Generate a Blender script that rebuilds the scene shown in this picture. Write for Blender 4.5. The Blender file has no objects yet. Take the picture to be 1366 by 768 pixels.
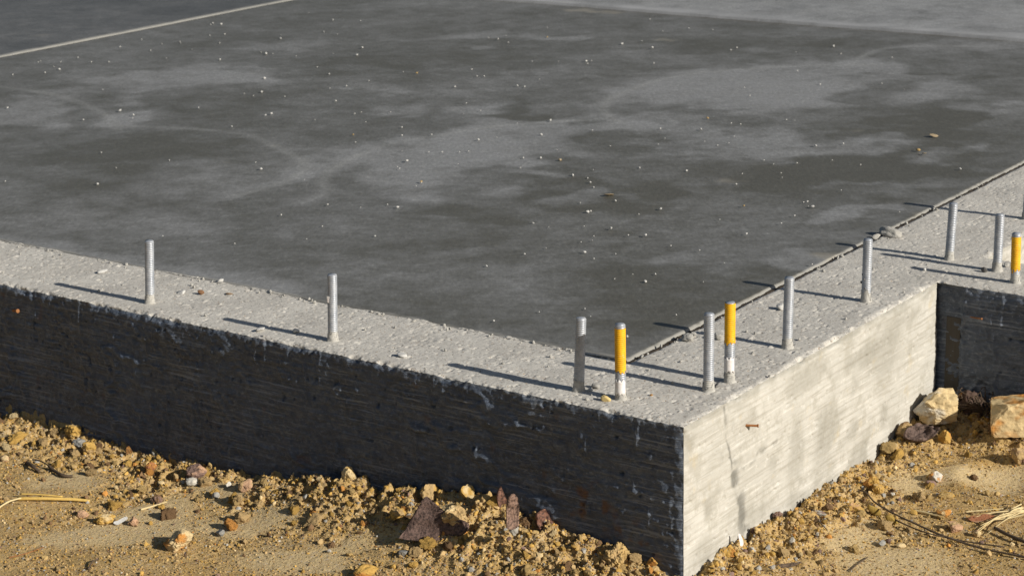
import bpy, math, random
import numpy as np
from mathutils import Vector, Matrix

random.seed(7)
RNG = np.random.default_rng(11)
scene = bpy.context.scene
COL = scene.collection

# ------------------------------------------------------------------ camera
PX_W, PX_H = 1366.0, 768.0
FPX = 2726.01
YAW, PITCH, ROLL = 0.62229, 0.28116, -0.02334
CAM = np.array([1.91511, -3.23328, 1.36998])
_cy, _sy, _cp, _sp = math.cos(YAW), math.sin(YAW), math.cos(PITCH), math.sin(PITCH)
FWD = np.array([-_sy * _cp, _cy * _cp, -_sp])
_r = np.array([_cy, _sy, 0.0])
_u = np.cross(_r, FWD)
RIGHT = math.cos(ROLL) * _r + math.sin(ROLL) * _u
UP = -math.sin(ROLL) * _r + math.cos(ROLL) * _u
FLAT = np.array([_cy, _sy, 0.0])            # level direction across the view
AWAY = np.array([-_sy, _cy, 0.0])           # level direction away from the camera

cd = bpy.data.cameras.new('camera')
cam = bpy.data.objects.new('camera', cd)
COL.objects.link(cam)
M4 = Matrix.Identity(4)
for i in range(3):
    M4[i][0], M4[i][1], M4[i][2], M4[i][3] = RIGHT[i], UP[i], -FWD[i], CAM[i]
cam.matrix_world = M4
cd.sensor_width = 36.0
cd.lens = 36.0 * FPX / PX_W
cd.clip_end = 500
cd.dof.use_dof = True
cd.dof.focus_distance = 4.0
cd.dof.aperture_fstop = 13
scene.camera = cam


def ray(u, v):
    return FWD + RIGHT * ((u - PX_W / 2) / FPX) - UP * ((v - PX_H / 2) / FPX)


def at(u, v, z=0.0):
    d = ray(u, v)
    return CAM + d * ((z - CAM[2]) / d[2])


def at_y(u, v, y=0.0):
    d = ray(u, v)
    return CAM + d * ((y - CAM[1]) / d[1])


def at_x(u, v, x=0.0):
    d = ray(u, v)
    return CAM + d * ((x - CAM[0]) / d[0])


def pxm(P):
    return FPX / float((np.asarray(P) - CAM) @ FWD)


def project(P):
    d = np.asarray(P) - CAM
    return PX_W / 2 + FPX * (d @ RIGHT) / (d @ FWD), PX_H / 2 - FPX * (d @ UP) / (d @ FWD)


# ------------------------------------------------------------------ noise
def _hash(ix, iy, iz, seed):
    h = (ix.astype(np.int64) * 73856093) ^ (iy.astype(np.int64) * 19349663) ^ (iz.astype(np.int64) * 83492791) ^ (seed * 2654435761)
    h = (h & 0xffffffff).astype(np.uint64)
    h = ((h ^ (h >> np.uint64(16))) * np.uint64(0x45d9f3b)) & np.uint64(0xffffffff)
    h = ((h ^ (h >> np.uint64(15))) * np.uint64(0x2c1b3c6d)) & np.uint64(0xffffffff)
    h = h ^ (h >> np.uint64(16))
    return h.astype(np.float64) / 2147483647.5 - 1.0


def vnoise(P, seed=0):
    F = np.floor(P)
    f = P - F
    f = f * f * f * (f * (f * 6 - 15) + 10)
    ix, iy, iz = F[:, 0], F[:, 1], F[:, 2]
    r = 0
    for dx in (0, 1):
        wx = f[:, 0] if dx else 1 - f[:, 0]
        for dy in (0, 1):
            wy = f[:, 1] if dy else 1 - f[:, 1]
            for dz in (0, 1):
                wz = f[:, 2] if dz else 1 - f[:, 2]
                r = r + wx * wy * wz * _hash(ix + dx, iy + dy, iz + dz, seed)
    return r


def fbm(P, scale, octv=3, seed=0, gain=0.5, stretch=(1, 1, 1)):
    Q = np.asarray(P) * (np.array(stretch) * scale)
    a, s = 1.0, 0.0
    r = 0
    for o in range(octv):
        r = r + a * vnoise(Q * (2.03 ** o) + 17.3 * o, seed + o * 13)
        s += a
        a *= gain
    return r / s


def sstep(a, b, x):
    t = np.clip((x - a) / (b - a), 0, 1)
    return t * t * (3 - 2 * t)


def polydist(P2, line):
    best = np.full(len(P2), 1e9)
    for a, b in zip(line[:-1], line[1:]):
        a, b = np.array(a, float), np.array(b, float)
        ab = b - a
        t = np.clip(((P2 - a) @ ab) / (ab @ ab), 0, 1)
        best = np.minimum(best, np.linalg.norm(P2 - (a + t[:, None] * ab), axis=1))
    return best


# ------------------------------------------------------------------ mesh helpers
def mesh_np(name, V, F, smooth=True):
    """V (n,3); F list of equal-length face arrays (m,k)"""
    me = bpy.data.meshes.new(name)
    V = np.asarray(V, np.float32)
    F = np.asarray(F, np.int32)
    k = F.shape[1]
    me.vertices.add(len(V))
    me.vertices.foreach_set('co', V.ravel())
    me.loops.add(F.size)
    me.loops.foreach_set('vertex_index', F.ravel())
    me.polygons.add(len(F))
    me.polygons.foreach_set('loop_start', np.arange(0, F.size, k, dtype=np.int32))
    me.polygons.foreach_set('loop_total', np.full(len(F), k, np.int32))
    me.update(calc_edges=True)
    me.polygons.foreach_set('use_smooth', np.full(len(F), smooth, bool))
    return me


def set_attr(me, name, arr):
    a = me.attributes.new(name, 'FLOAT', 'POINT')
    a.data.foreach_set('value', np.asarray(arr, np.float32))


def set_col(me, arr):
    arr = np.asarray(arr, np.float32)
    if arr.shape[1] == 3:
        arr = np.hstack([arr, np.ones((len(arr), 1), np.float32)])
    a = me.attributes.new('col', 'FLOAT_COLOR', 'POINT')
    a.data.foreach_set('color', arr.ravel())


def link(name, me, mat, parent=None):
    o = bpy.data.objects.new(name, me)
    COL.objects.link(o)
    if mat is not None and len(me.materials) == 0:
        me.materials.append(mat)
    if parent is not None:
        o.parent = parent
    return o


def tag(o, label=None, cat=None, group=None, kind=None):
    if label:
        o['label'] = label
    if cat:
        o['category'] = cat
    if group:
        o['group'] = group
    if kind:
        o['kind'] = kind
    return o


def thing(name, label, cat, loc=(0, 0, 0), group=None):
    o = bpy.data.objects.new(name, None)
    COL.objects.link(o)
    o.location = loc
    o.empty_display_size = 0.05
    return tag(o, label, cat, group)


def lines(*segs):
    out = []
    for a, b, st in segs:
        n = max(1, int(round((b - a) / st)))
        out.append(np.linspace(a, b, n + 1)[(1 if out else 0):])
    return np.concatenate(out)


def grid(xs, ys):
    X, Y = np.meshgrid(xs, ys)
    nx, ny = len(xs), len(ys)
    i = np.arange((ny - 1) * (nx - 1))
    r, c = i // (nx - 1), i % (nx - 1)
    a = r * nx + c
    F = np.stack([a, a + 1, a + nx + 1, a + nx], 1)
    return X.ravel(), Y.ravel(), F


def compact(V, F, extra=()):
    used = np.zeros(len(V), bool)
    used[F.ravel()] = True
    idx = np.cumsum(used) - 1
    return V[used], idx[F], [e[used] for e in extra]


# ------------------------------------------------------------------ materials
class N:
    def __init__(self, name):
        self.m = bpy.data.materials.new(name)
        self.m.use_nodes = True
        self.t = self.m.node_tree
        self.t.nodes.clear()
        self.out = self.n('ShaderNodeOutputMaterial')
        self.b = self.n('ShaderNodeBsdfPrincipled')
        self.l(self.b.outputs[0], self.out.inputs[0])
        self.tc = self.n('ShaderNodeTexCoord')
        self.geo = self.n('ShaderNodeNewGeometry')

    def n(self, ty, **kw):
        nd = self.t.nodes.new(ty)
        for k, v in kw.items():
            setattr(nd, k, v)
        return nd

    def l(self, a, b):
        self.t.links.new(a, b)

    def put(self, sock, v):
        if hasattr(v, 'links'):
            self.l(v, sock)
        else:
            if isinstance(v, tuple) and len(v) == 3 and sock.type == 'RGBA':
                v = v + (1,)
            sock.default_value = v

    def pos(self, scale=(1, 1, 1)):
        mp = self.n('ShaderNodeMapping')
        self.l(self.tc.outputs['Object'], mp.inputs[0])
        mp.inputs['Scale'].default_value = scale
        return mp.outputs[0]

    def noise(self, scale, detail=3, rough=0.55, vec=None, dist=0.0):
        nd = self.n('ShaderNodeTexNoise')
        nd.inputs['Scale'].default_value = scale
        nd.inputs['Detail'].default_value = detail
        nd.inputs['Roughness'].default_value = rough
        nd.inputs['Distortion'].default_value = dist
        self.l(vec if vec is not None else self.tc.outputs['Object'], nd.inputs['Vector'])
        return nd.outputs['Fac']

    def voro(self, scale, vec=None, out='Distance', feature='F1'):
        nd = self.n('ShaderNodeTexVoronoi')
        nd.feature = feature
        nd.inputs['Scale'].default_value = scale
        self.l(vec if vec is not None else self.tc.outputs['Object'], nd.inputs['Vector'])
        return nd.outputs[out]

    def ramp(self, f, a, b, lo=0.0, hi=1.0):
        nd = self.n('ShaderNodeMapRange')
        nd.interpolation_type = 'SMOOTHSTEP'
        self.put(nd.inputs[0], f)
        nd.inputs[1].default_value = a
        nd.inputs[2].default_value = b
        nd.inputs[3].default_value = lo
        nd.inputs[4].default_value = hi
        return nd.outputs[0]

    def math(self, op, a, b=0.0):
        nd = self.n('ShaderNodeMath', operation=op)
        self.put(nd.inputs[0], a)
        self.put(nd.inputs[1], b)
        return nd.outputs[0]

    def mix(self, f, a, b, mode='MIX'):
        nd = self.n('ShaderNodeMix', data_type='RGBA', blend_type=mode)
        self.put(nd.inputs[0], f)
        self.put(nd.inputs[6], a)
        self.put(nd.inputs[7], b)
        return nd.outputs[2]

    def attr(self, name):
        nd = self.n('ShaderNodeAttribute', attribute_name=name)
        return nd

    def bump(self, h, strength=0.5, dist=0.002, normal=None):
        nd = self.n('ShaderNodeBump')
        nd.inputs['Strength'].default_value = strength
        nd.inputs['Distance'].default_value = dist
        self.l(h, nd.inputs['Height'])
        if normal is not None:
            self.l(normal, nd.inputs['Normal'])
        return nd.outputs[0]

    def done(self, color, rough, normal=None, metal=0.0, spec=0.4):
        self.put(self.b.inputs['Base Color'], color)
        self.put(self.b.inputs['Roughness'], rough)
        self.put(self.b.inputs['Metallic'], metal)
        self.b.inputs['Specular IOR Level'].default_value = spec
        if normal is not None:
            self.l(normal, self.b.inputs['Normal'])
        return self.m


def mat_ledge():
    s = N('rough ledge concrete')
    big = s.noise(7, 4)
    mid = s.noise(45, 3)
    fine = s.noise(240, 4, 0.75)
    c = s.mix(s.ramp(big, .3, .7), (.46, .437, .395), (.56, .535, .485))
    c = s.mix(s.ramp(mid, .45, .75, 0, .45), c, (.40, .38, .345))
    c = s.mix(s.ramp(fine, .54, .66, 0, .65), c, (.23, .205, .17))
    c = s.mix(s.ramp(fine, .44, .32, 0, .55), c, (.72, .695, .65))
    v = s.voro(230, out='Color')
    sp = s.n('ShaderNodeSeparateColor'); s.l(v, sp.inputs[0])
    vd = s.voro(230)
    spec = s.math('MULTIPLY', s.ramp(sp.outputs[0], .86, .9), s.ramp(vd, .42, .3))
    c = s.mix(s.math('MULTIPLY', spec, .8), c, s.mix(sp.outputs[1], (.13, .105, .08), (.33, .2, .1)))
    h = s.math('ADD', s.math('MULTIPLY', fine, 1.0), s.math('MULTIPLY', s.noise(150, 3), .7))
    v2 = s.voro(105)
    on = s.ramp(s.noise(60, 2), .5, .58)
    c = s.mix(s.math('MULTIPLY', s.ramp(v2, .27, .14, 0, .9), on), c, (.13, .115, .095))
    return s.done(c, .93, s.bump(h, .55, .0014), spec=.2)


def mat_shade_wall():
    s = N('shade toned board marked concrete')  # ordinary concrete with the wall's shade painted into its colour
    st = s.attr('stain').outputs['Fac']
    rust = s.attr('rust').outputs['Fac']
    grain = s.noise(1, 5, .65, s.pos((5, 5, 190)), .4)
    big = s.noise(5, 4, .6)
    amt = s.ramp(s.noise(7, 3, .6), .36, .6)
    c = s.mix(s.ramp(big, .3, .7), SHADE_A, SHADE_B)
    relief_tone = s.noise(1, 5, .72, s.pos((34, 34, 60)), .8)  # light and dark mottling painted in for relief catching the light
    c = s.mix(s.ramp(relief_tone, .5, .62, 0, .65), c, (.125, .148, .185))
    c = s.mix(s.ramp(relief_tone, .46, .34, 0, .5), c, (.028, .036, .052))
    c = s.mix(s.math('MULTIPLY', s.ramp(grain, .52, .64, 0, .8), amt), c, GRAIN_LIT)  # grain ridges painted pale as highlights
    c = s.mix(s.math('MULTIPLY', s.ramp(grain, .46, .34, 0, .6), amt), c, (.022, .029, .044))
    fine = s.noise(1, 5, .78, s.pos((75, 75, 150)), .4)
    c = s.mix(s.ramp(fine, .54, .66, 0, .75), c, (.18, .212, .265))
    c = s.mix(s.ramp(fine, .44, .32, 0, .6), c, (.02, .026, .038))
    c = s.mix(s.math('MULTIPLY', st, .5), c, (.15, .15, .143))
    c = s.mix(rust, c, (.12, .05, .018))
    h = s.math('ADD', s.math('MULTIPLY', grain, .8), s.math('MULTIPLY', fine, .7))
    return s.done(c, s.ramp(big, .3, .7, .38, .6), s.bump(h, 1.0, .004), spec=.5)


SHADE_A, SHADE_B, GRAIN_LIT = (.045, .060, .088), (.074, .095, .135), (.22, .25, .30)  # two base tones darkened and blued for shade, then the painted grain highlight


def mat_side_wall():
    s = N('pale smooth formed concrete')
    st = s.attr('stain').outputs['Fac']
    wash = s.attr('wash').outputs['Fac']
    grain = s.noise(1, 5, .62, s.pos((6, 6, 150)), .5)
    big = s.noise(6, 4, .6)
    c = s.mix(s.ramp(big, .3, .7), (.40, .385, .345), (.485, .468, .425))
    c = s.mix(s.ramp(grain, .5, .66, 0, .6), c, (.30, .28, .235))
    c = s.mix(s.ramp(grain, .44, .32, 0, .6), c, (.58, .56, .51))
    mott = s.noise(13, 6, .72)
    c = s.mix(s.ramp(s.noise(40, 4, .75), .56, .7, 0, .5), c, (.58, .565, .52))
    c = s.mix(s.ramp(mott, .48, .64, 0, .6), c, (.315, .297, .25))
    yel = s.noise(16, 3, .6)
    c = s.mix(s.ramp(yel, .6, .75, 0, .35), c, (.47, .38, .22))
    c = s.mix(s.math('MULTIPLY', wash, s.ramp(s.noise(30, 5, .7), .3, .62, .6, 1.0)), c, (.265, .252, .215))
    c = s.mix(st, c, (.13, .127, .112))
    pit = s.voro(90)
    c = s.mix(s.ramp(pit, .09, .05, 0, .5), c, (.25, .22, .17))
    h = s.math('ADD', s.math('MULTIPLY', grain, .8), s.math('MULTIPLY', s.noise(280, 3, .65), .35))
    return s.done(c, .85, s.bump(h, .6, .0016), spec=.25)


def mat_slab(name, tint, far=False):
    s = N(name)
    li = s.attr('lite').outputs['Fac']
    rot = s.n('ShaderNodeMapping'); rot.inputs['Rotation'].default_value = (0, 0, -YAW)
    s.l(s.tc.outputs['Object'], rot.inputs[0])
    def st(sx, sy):
        mp = s.n('ShaderNodeMapping'); mp.inputs['Scale'].default_value = (sx, sy, 1)
        s.l(rot.outputs[0], mp.inputs[0])
        return mp.outputs[0]
    n1 = s.noise(2.6, 7, .68)
    n2 = s.noise(1, 6, .7, st(11, 13), .4)
    n3 = s.noise(230, 3, .7)
    stv = s.noise(1, 5, .72, st(30, 52), .5)
    f = s.math('ADD', li, s.math('MULTIPLY', s.math('SUBTRACT', n1, .5), 1.5))
    f = s.math('ADD', f, s.math('MULTIPLY', s.math('SUBTRACT', n2, .5), 1.3))
    f = s.math('ADD', f, s.math('MULTIPLY', s.math('SUBTRACT', stv, .5), .75))
    base = s.mix(s.ramp(f, -.55, .95), (tint[0] * .63, tint[1] * .62, tint[2] * .585), (tint[0] * 1.5, tint[0] * 1.52, tint[0] * 1.54))
    gr = s.noise(1, 2, .7, st(105, 32))
    sp1 = s.noise(1, 5, .8, st(70, 60))
    mid = s.noise(1, 5, .7, st(7, 6), .3)
    base = s.mix(s.ramp(sp1, .52, .68, 0, .5), base, (1.4, 1.4, 1.42), 'MULTIPLY')
    base = s.mix(s.ramp(sp1, .46, .32, 0, .5), base, (.68, .67, .65), 'MULTIPLY')
    dust = s.math('MULTIPLY', s.ramp(f, .15, .8), s.ramp(s.noise(1, 5, .78, st(38, 70)), .5, .64))
    c = s.mix(s.math('MULTIPLY', dust, .6), base, (.31, .31, .30))
    scr = s.ramp(s.noise(1, 4, .75, st(38, 130), .3), .6, .72)
    c = s.mix(s.math('MULTIPLY', scr, .35), c, (.33, .33, .32))
    c = s.mix(s.math('MULTIPLY', s.attr('line').outputs['Fac'], s.ramp(s.noise(75, 3, .8), .32, .58, .2, 1.0)), c, (.30, .30, .29))
    c = s.mix(s.ramp(mid, .5, .56, 0, .28), c, (.80, .79, .76), 'MULTIPLY')
    c = s.mix(s.ramp(gr, .52, .68, 0, .5), c, (1.35, 1.35, 1.33), 'MULTIPLY')
    c = s.mix(s.ramp(gr, .48, .33, 0, .45), c, (.7, .7, .69), 'MULTIPLY')
    c = s.mix(s.ramp(n3, .6, .72, 0, .4), c, (.27, .27, .26))
    c = s.mix(s.ramp(n3, .4, .3, 0, .3), c, (.06, .06, .055))
    edge = s.attr('edge').outputs['Fac']
    c = s.mix(edge, c, (.36, .36, .365) if far else (.27, .26, .235))
    tan = s.attr('tan').outputs['Fac']
    c = s.mix(tan, c, (.36, .32, .25))
    h = s.math('ADD', s.math('MULTIPLY', n2, .4), s.math('MULTIPLY', s.noise(150, 3, .6), .3))
    return s.done(c, s.ramp(f, -.2, .9, .55, .8), s.bump(h, .3, .0015), spec=.35)


def soil_nodes(s, col_sock):
    n1 = s.noise(180, 4, .7)
    n2 = s.noise(45, 3, .6)
    c = s.mix(s.ramp(n2, .3, .7, .0, .5), col_sock, (.62, .62, .62), 'MULTIPLY')
    c = s.mix(s.ramp(n1, .52, .7, 0, .45), c, (1.35, 1.3, 1.2), 'MULTIPLY')
    c = s.mix(s.ramp(n1, .45, .3, 0, .45), c, (.6, .55, .5), 'MULTIPLY')
    return c, n1, n2


def mat_stone_obj():
    s = N('stone and clod surface')
    oi = s.n('ShaderNodeObjectInfo')
    c, n1, n2 = soil_nodes(s, oi.outputs['Color'])
    h = s.math('ADD', s.math('MULTIPLY', n2, 1.0), s.math('MULTIPLY', n1, .6))
    return s.done(c, .92, s.bump(h, .8, .0025), spec=.2)


def mat_stone_attr():
    s = N('loose grains')
    c, n1, n2 = soil_nodes(s, s.attr('col').outputs['Color'])
    h = s.math('ADD', s.math('MULTIPLY', n2, 1.0), s.math('MULTIPLY', n1, .6))
    return s.done(c, .92, s.bump(h, .7, .002), spec=.2)


def mat_ground():
    s = N('sandy clay soil')
    sm = s.attr('smooth').outputs['Fac']
    n0 = s.noise(5, 4, .6)
    n1 = s.noise(28, 4, .65)
    n2 = s.noise(170, 4, .7)
    c = s.mix(s.ramp(n0, .3, .7), (.41, .272, .105), (.50, .352, .158))
    c = s.mix(s.ramp(s.noise(2.6, 5, .65), .5, .68, 0, .6), c, (.34, .235, .11))
    c = s.mix(s.ramp(s.noise(11, 4, .7), .58, .7, 0, .55), c, (.40, .335, .22))
    c = s.mix(s.ramp(n1, .5, .75, 0, .6), c, (.36, .215, .07))
    c = s.mix(s.math('MULTIPLY', sm, .8), c, (.58, .45, .25))
    c = s.mix(s.ramp(n2, .55, .7, 0, .5), c, (.60, .45, .22))
    c = s.mix(s.ramp(n2, .47, .33, 0, .75), c, (.17, .105, .045))
    v = s.voro(300, out='Color')
    sp = s.n('ShaderNodeSeparateColor'); s.l(v, sp.inputs[0])
    c = s.mix(s.ramp(sp.outputs[0], .88, .92, 0, .6), c, s.mix(sp.outputs[1], (.3, .13, .04), (.45, .43, .38)))
    h = s.math('ADD', s.math('MULTIPLY', s.noise(75, 4, .65), 1.2), s.math('MULTIPLY', n2, .8))
    return s.done(c, .95, s.bump(h, .8, .0035), spec=.15)


def mat_plain(name, col, rough=.8, var=.3, scale=120, metal=0.0, spec=.3, bump=.4, dark=(.1, .09, .08), stretch=(1, 1, 1)):
    s = N(name)
    n = s.noise(scale, 4, .65, s.pos(stretch))
    c = s.mix(s.ramp(n, .4, .75, 0, var), col, dark)
    c = s.mix(s.ramp(n, .42, .25, 0, var * .7), c, tuple(min(1, x * 1.5) for x in col))
    return s.done(c, rough, s.bump(n, bump, .0015), metal=metal, spec=spec)


def mat_zinc():
    s = N('dull galvanised steel')
    n = s.noise(70, 4, .65)
    c = s.mix(s.ramp(n, .35, .7), (.29, .31, .345), (.42, .435, .46))
    c = s.mix(s.ramp(s.noise(40, 4, .7), .6, .75, 0, .7), c, (.55, .53, .48))
    sx = s.n('ShaderNodeSeparateXYZ'); s.l(s.tc.outputs['Object'], sx.inputs[0])
    zz = s.math('ADD', sx.outputs[2], s.math('MULTIPLY', s.math('SUBTRACT', s.noise(90, 4, .75), .5), .09))
    film = s.ramp(zz, .032, .012)
    c = s.mix(film, c, (.42, .405, .37))
    return s.done(c, s.math('MAXIMUM', s.ramp(n, .3, .7, .38, .58), s.math('MULTIPLY', film, .9)), s.bump(s.noise(400, 2), .15, .0006),
                  metal=s.math('MULTIPLY', s.math('SUBTRACT', 1.0, film), .3), spec=.5)


def mat_bark():
    s = N('weathered bark')
    n = s.noise(1, 5, .65, s.pos((220, 40, 220)))
    oi = s.n('ShaderNodeObjectInfo')
    c = s.mix(s.ramp(n, .35, .7), oi.outputs['Color'], (.05, .035, .03))
    return s.done(c, .85, s.bump(n, .9, .003), spec=.25)


ML, MD, MSW = mat_ledge(), mat_shade_wall(), mat_side_wall()
MSO, MSA, MG, MZ, MB = mat_stone_obj(), mat_stone_attr(), mat_ground(), mat_zinc(), mat_bark()
def mat_yellow():
    s = N('scuffed yellow marking paint')
    n = s.noise(70, 4, .7)
    c = s.mix(s.ramp(n, .35, .7), (.78, .43, .012), (.66, .33, .012))
    wear = s.ramp(s.noise(1, 4, .75, s.pos((120, 120, 60))), .62, .68)
    c = s.mix(s.math('MULTIPLY', wear, .8), c, (.45, .42, .36))
    c = s.mix(s.ramp(s.noise(260, 3, .7), .6, .72, 0, .5), c, (.62, .48, .2))
    return s.done(c, .62, s.bump(n, .2, .001), spec=.3)


MYEL = mat_yellow()
MCEM = mat_plain('cement splash', (.42, .405, .37), .95, .4, 160, bump=.8)
MPAPER = mat_plain('torn white sticker', (.72, .70, .68), .7, .35, 60, bump=.1, dark=(.6, .3, .26))
MRUST = mat_plain('rusty steel', (.30, .13, .045), .8, .5, 200, bump=.4, dark=(.1, .04, .02))
MWOODY = mat_plain('yellow split cane', (.62, .42, .12), .7, .4, 1, bump=.4, dark=(.35, .2, .05), stretch=(40, 300, 300))
MSTRAW = mat_plain('dry straw', (.62, .50, .27), .8, .4, 60, bump=.3, dark=(.3, .2, .08))
MTWIG = mat_plain('dark twig', (.10, .07, .045), .85, .5, 150, bump=.6, dark=(.03, .02, .015))
MBROWN = mat_plain('brown form board', (.066, .060, .052), .8, .4, 1, bump=.5, dark=(.05, .035, .02), stretch=(160, 160, 12))
MFILL = mat_plain('dark joint filler', (.055, .042, .03), .9, .5, 90, bump=.6, dark=(.02, .016, .012))
MJOINT = mat_plain('pale joint strip', (.235, .232, .215), .85, .5, 60, bump=.3, dark=(.2, .19, .18))
MCRUMB = mat_plain('dry concrete crumb', (.52, .51, .485), .9, .4, 150, bump=.5, dark=(.35, .33, .3))
MTAN = mat_plain('tan flake', (.34, .27, .17), .85, .4, 120, bump=.5, dark=(.3, .18, .08))

# ------------------------------------------------------------------ foundation wall
W1, W2 = .288, .305             # ledge widths at the front and at the side
YR, YB, X3 = 1.19, 1.46, .015   # return wall from YR to YB, side wall continues at X3
XE = 1.6                        # far end of the return wall
GAP = .010
RE = .018                       # rounded, crumbling arris


def d_top(P):
    a = fbm(P, 7, 3, 3) * .0025 + fbm(P, 60, 2, 21) * .0005 + fbm(P, 210, 2, 5) * .00035
    pit = fbm(P, 120, 2, 51)
    a = a - sstep(.42, .7, pit) * .0026
    lump = fbm(P, 60, 2, 77)
    return a + sstep(.58, .85, lump) * .0024


def d_edge(P):
    return fbm(P, 60, 3, 91, .6) * .0042 + fbm(P, 190, 2, 92) * .0022 - sstep(.32, .62, fbm(P, 24, 2, 95)) * .007


def d_front(P):
    g = fbm(P, 1, 4, 31, .6, (6, 6, 120)) * .0020
    g += fbm(P, 95, 3, 33, .62) * .0030
    lump = fbm(P, 26, 3, 35)
    g += sstep(.15, .5, lump) * .0036 * (.6 + .9 * fbm(P, 120, 3, 36))
    run = fbm(P, 1, 3, 37, .5, (75, 75, 14))
    g += sstep(.44, .62, run) * .0040 * (.7 + .5 * fbm(P, 90, 2, 47))
    hole = fbm(P, 70, 2, 38)
    g -= sstep(.70, .78, hole) * .008
    g += fbm(P, 4, 2, 39) * .004
    W = P + .03 * np.stack([fbm(P, 12, 2, 46), P[:, 1] * 0, fbm(P, 12, 2, 49)], 1)
    rd = 1 - np.abs(fbm(W, 1, 3, 45, .5, (9, 9, 16)))
    zone = sstep(-.05, .3, fbm(P, 5, 2, 40))
    g += sstep(.82, .99, rd) * .006 * zone
    g += fbm(W, 1, 2, 50, .5, (14, 14, 30)) * .0035 * zone
    return g


def d_side(P):
    g = fbm(P, 1, 4, 41, .6, (6, 6, 110)) * .0015
    g += fbm(P, 140, 2, 43, .6) * .0005 + fbm(P, 5, 2, 44) * .003
    hole = fbm(P, 85, 2, 48)
    g -= sstep(.6, .7, hole) * .004
    return g


def arris(P, n, e, dface, soft=1.0):
    """displace along n; within RE of an arris use the crumbly noise and round it off"""
    k = np.clip(1 - e / RE, 0, 1)
    d = dface * (1 - k) + d_edge(P) * k * soft - k * k * .005 * (.4 + .6 * soft)
    return P + n * d[:, None]


def unit(v):
    return v / np.linalg.norm(v, axis=1)[:, None]


foundation = thing('foundation_wall', 'grey concrete foundation wall with rough top ledge, one sunlit side and a shaded dark front', 'foundation wall')

XL = lines((-6, -3.3, .06), (-3.3, -2.4, .006), (-2.4, 0, .0027), (0, .55, .004), (.55, XE, .05))
YL = lines((0, W1, .0028), (W1, YR, .0032), (YR, YB, .0032), (YB, 2.4, .004), (2.4, 7, .05))
ZL = lines((-.62, -.40, .03), (-.40, 0, .0027))

# top ledge
X, Y, F = grid(XL, YL)
cx, cyy = X[F].mean(1), Y[F].mean(1)
gapn = .0
inside = ((cyy < W1) & (cx < 0)) | ((cx > -W2) & (cx < 0)) | ((cyy > YR) & (cyy < YB)) & (cx > -W2) | ((cyy > YB) & (cx > -W2) & (cx < X3))
F = F[inside]
V = np.stack([X, Y, np.zeros_like(X)], 1)
V, F, _ = compact(V, F)
x, y = V[:, 0], V[:, 1]
big = np.full(len(V), 9.)
e_front = np.where(x <= 0.0001, y, big)
e_side = np.where(y <= YR + .0001, np.where(x <= .0001, -x, 9), big)
e_rec = np.where(x >= 0, np.where(y >= YR - .0001, y - YR, 9), np.where(y >= YR, 9, 9))
e_back = np.where((y <= YB + .0001) & (x >= X3 - .0001), YB - y, big)
e_s3 = np.where((y >= YB - .0001), X3 - x, big)
k = lambda e: np.clip(1 - e / RE, 0, 1)
n = np.zeros_like(V)
n[:, 2] = 1
n[:, 1] -= k(e_front) + k(e_rec)
n[:, 0] += k(e_side) + k(e_s3)
n[:, 1] += k(e_back)
e = np.minimum.reduce([np.abs(q) for q in (e_front, e_side, e_rec, e_back, e_s3)])
V = arris(V, unit(n), e, d_top(V))
# inner arris against the slab sinks into the gap
e_in = np.where(y > W1 + .003, np.maximum(x + W2, 0), np.where(x < -W2, np.maximum(W1 - y, 0), np.hypot(x + W2, y - W1)))
e_in = np.where((y < W1 + .002) & (x < -W2 - .12), 9, np.where(y < W1 - .03, 9, np.abs(e_in)))
ki = np.clip(1 - e_in / .012, 0, 1)
V[:, 2] -= ki ** 2 * .004 + ki * np.abs(fbm(V, 110, 2, 61)) * .004
me = mesh_np('ledge', V, F)
ledge = link('ledge', me, ML, foundation)
ledge['label'] = 'rough light grey top ledge'

# skirts on the inner faces of the ledge (they close the gap beside the slab)
def skirt(name, P, Q, mat, parent):
    V = np.vstack([P, Q]); m = len(P)
    i = np.arange(m - 1)
    F = np.stack([i, i + 1, i + 1 + m, i + m], 1)
    return link(name, mesh_np(name, V, F), mat, parent)


# front face
XF = lines((-6, -3.3, .06), (-3.3, -2.4, .006), (-2.4, 0, .0027))
X, Z, F = grid(XF, ZL)
V = np.stack([X, np.zeros_like(X), Z], 1)
n = np.zeros_like(V)
n[:, 1] = -1
n[:, 2] += k(-V[:, 2])
n[:, 0] += k(-V[:, 0])
dd = d_front(V)
Vd = arris(V, unit(n), np.minimum(-V[:, 2], -V[:, 0] * 1.0), dd, np.where(-V[:, 2] < RE, 1.0, .5))
me = mesh_np('wall_face', Vd, F)
st = sstep(.30, .62, fbm(V, 60, 3, 71)) * sstep(-.028, -.004, V[:, 2] + .012 * fbm(V, 90, 2, 72))
st = np.maximum(st, sstep(-.012, -.002, V[:, 2] + .006 * fbm(V, 100, 2, 73)))
st = np.maximum(st, sstep(.40, .6, fbm(V, 1, 3, 37, .5, (75, 75, 14))) * .15 * np.clip(.5 + 1.2 * fbm(V, 120, 2, 74), 0, 1))
st = np.maximum(st, sstep(.40, .62, fbm(V, 120, 3, 76)) * .35)
set_attr(me, 'stain', st)  # pale drips, plus flecks painted in as lit ridges
rc = at_y(785, 675)
rd = np.hypot((V[:, 0] - rc[0]) / .10, (V[:, 2] - rc[2]) / .07)
ru = sstep(1.1, .2, rd) * sstep(.0, .5, fbm(V, 38, 3, 81)) * .9
rc2 = at_y(845, 720)
rd = np.hypot((V[:, 0] - rc2[0]) / .07, (V[:, 2] - rc2[2]) / .06)
ru = np.maximum(ru, sstep(1.1, .2, rd) * sstep(.1, .5, fbm(V, 45, 3, 82)) * .8)
ru = np.maximum(ru, sstep(.62, .8, fbm(V, 30, 2, 83)) * .3)
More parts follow.
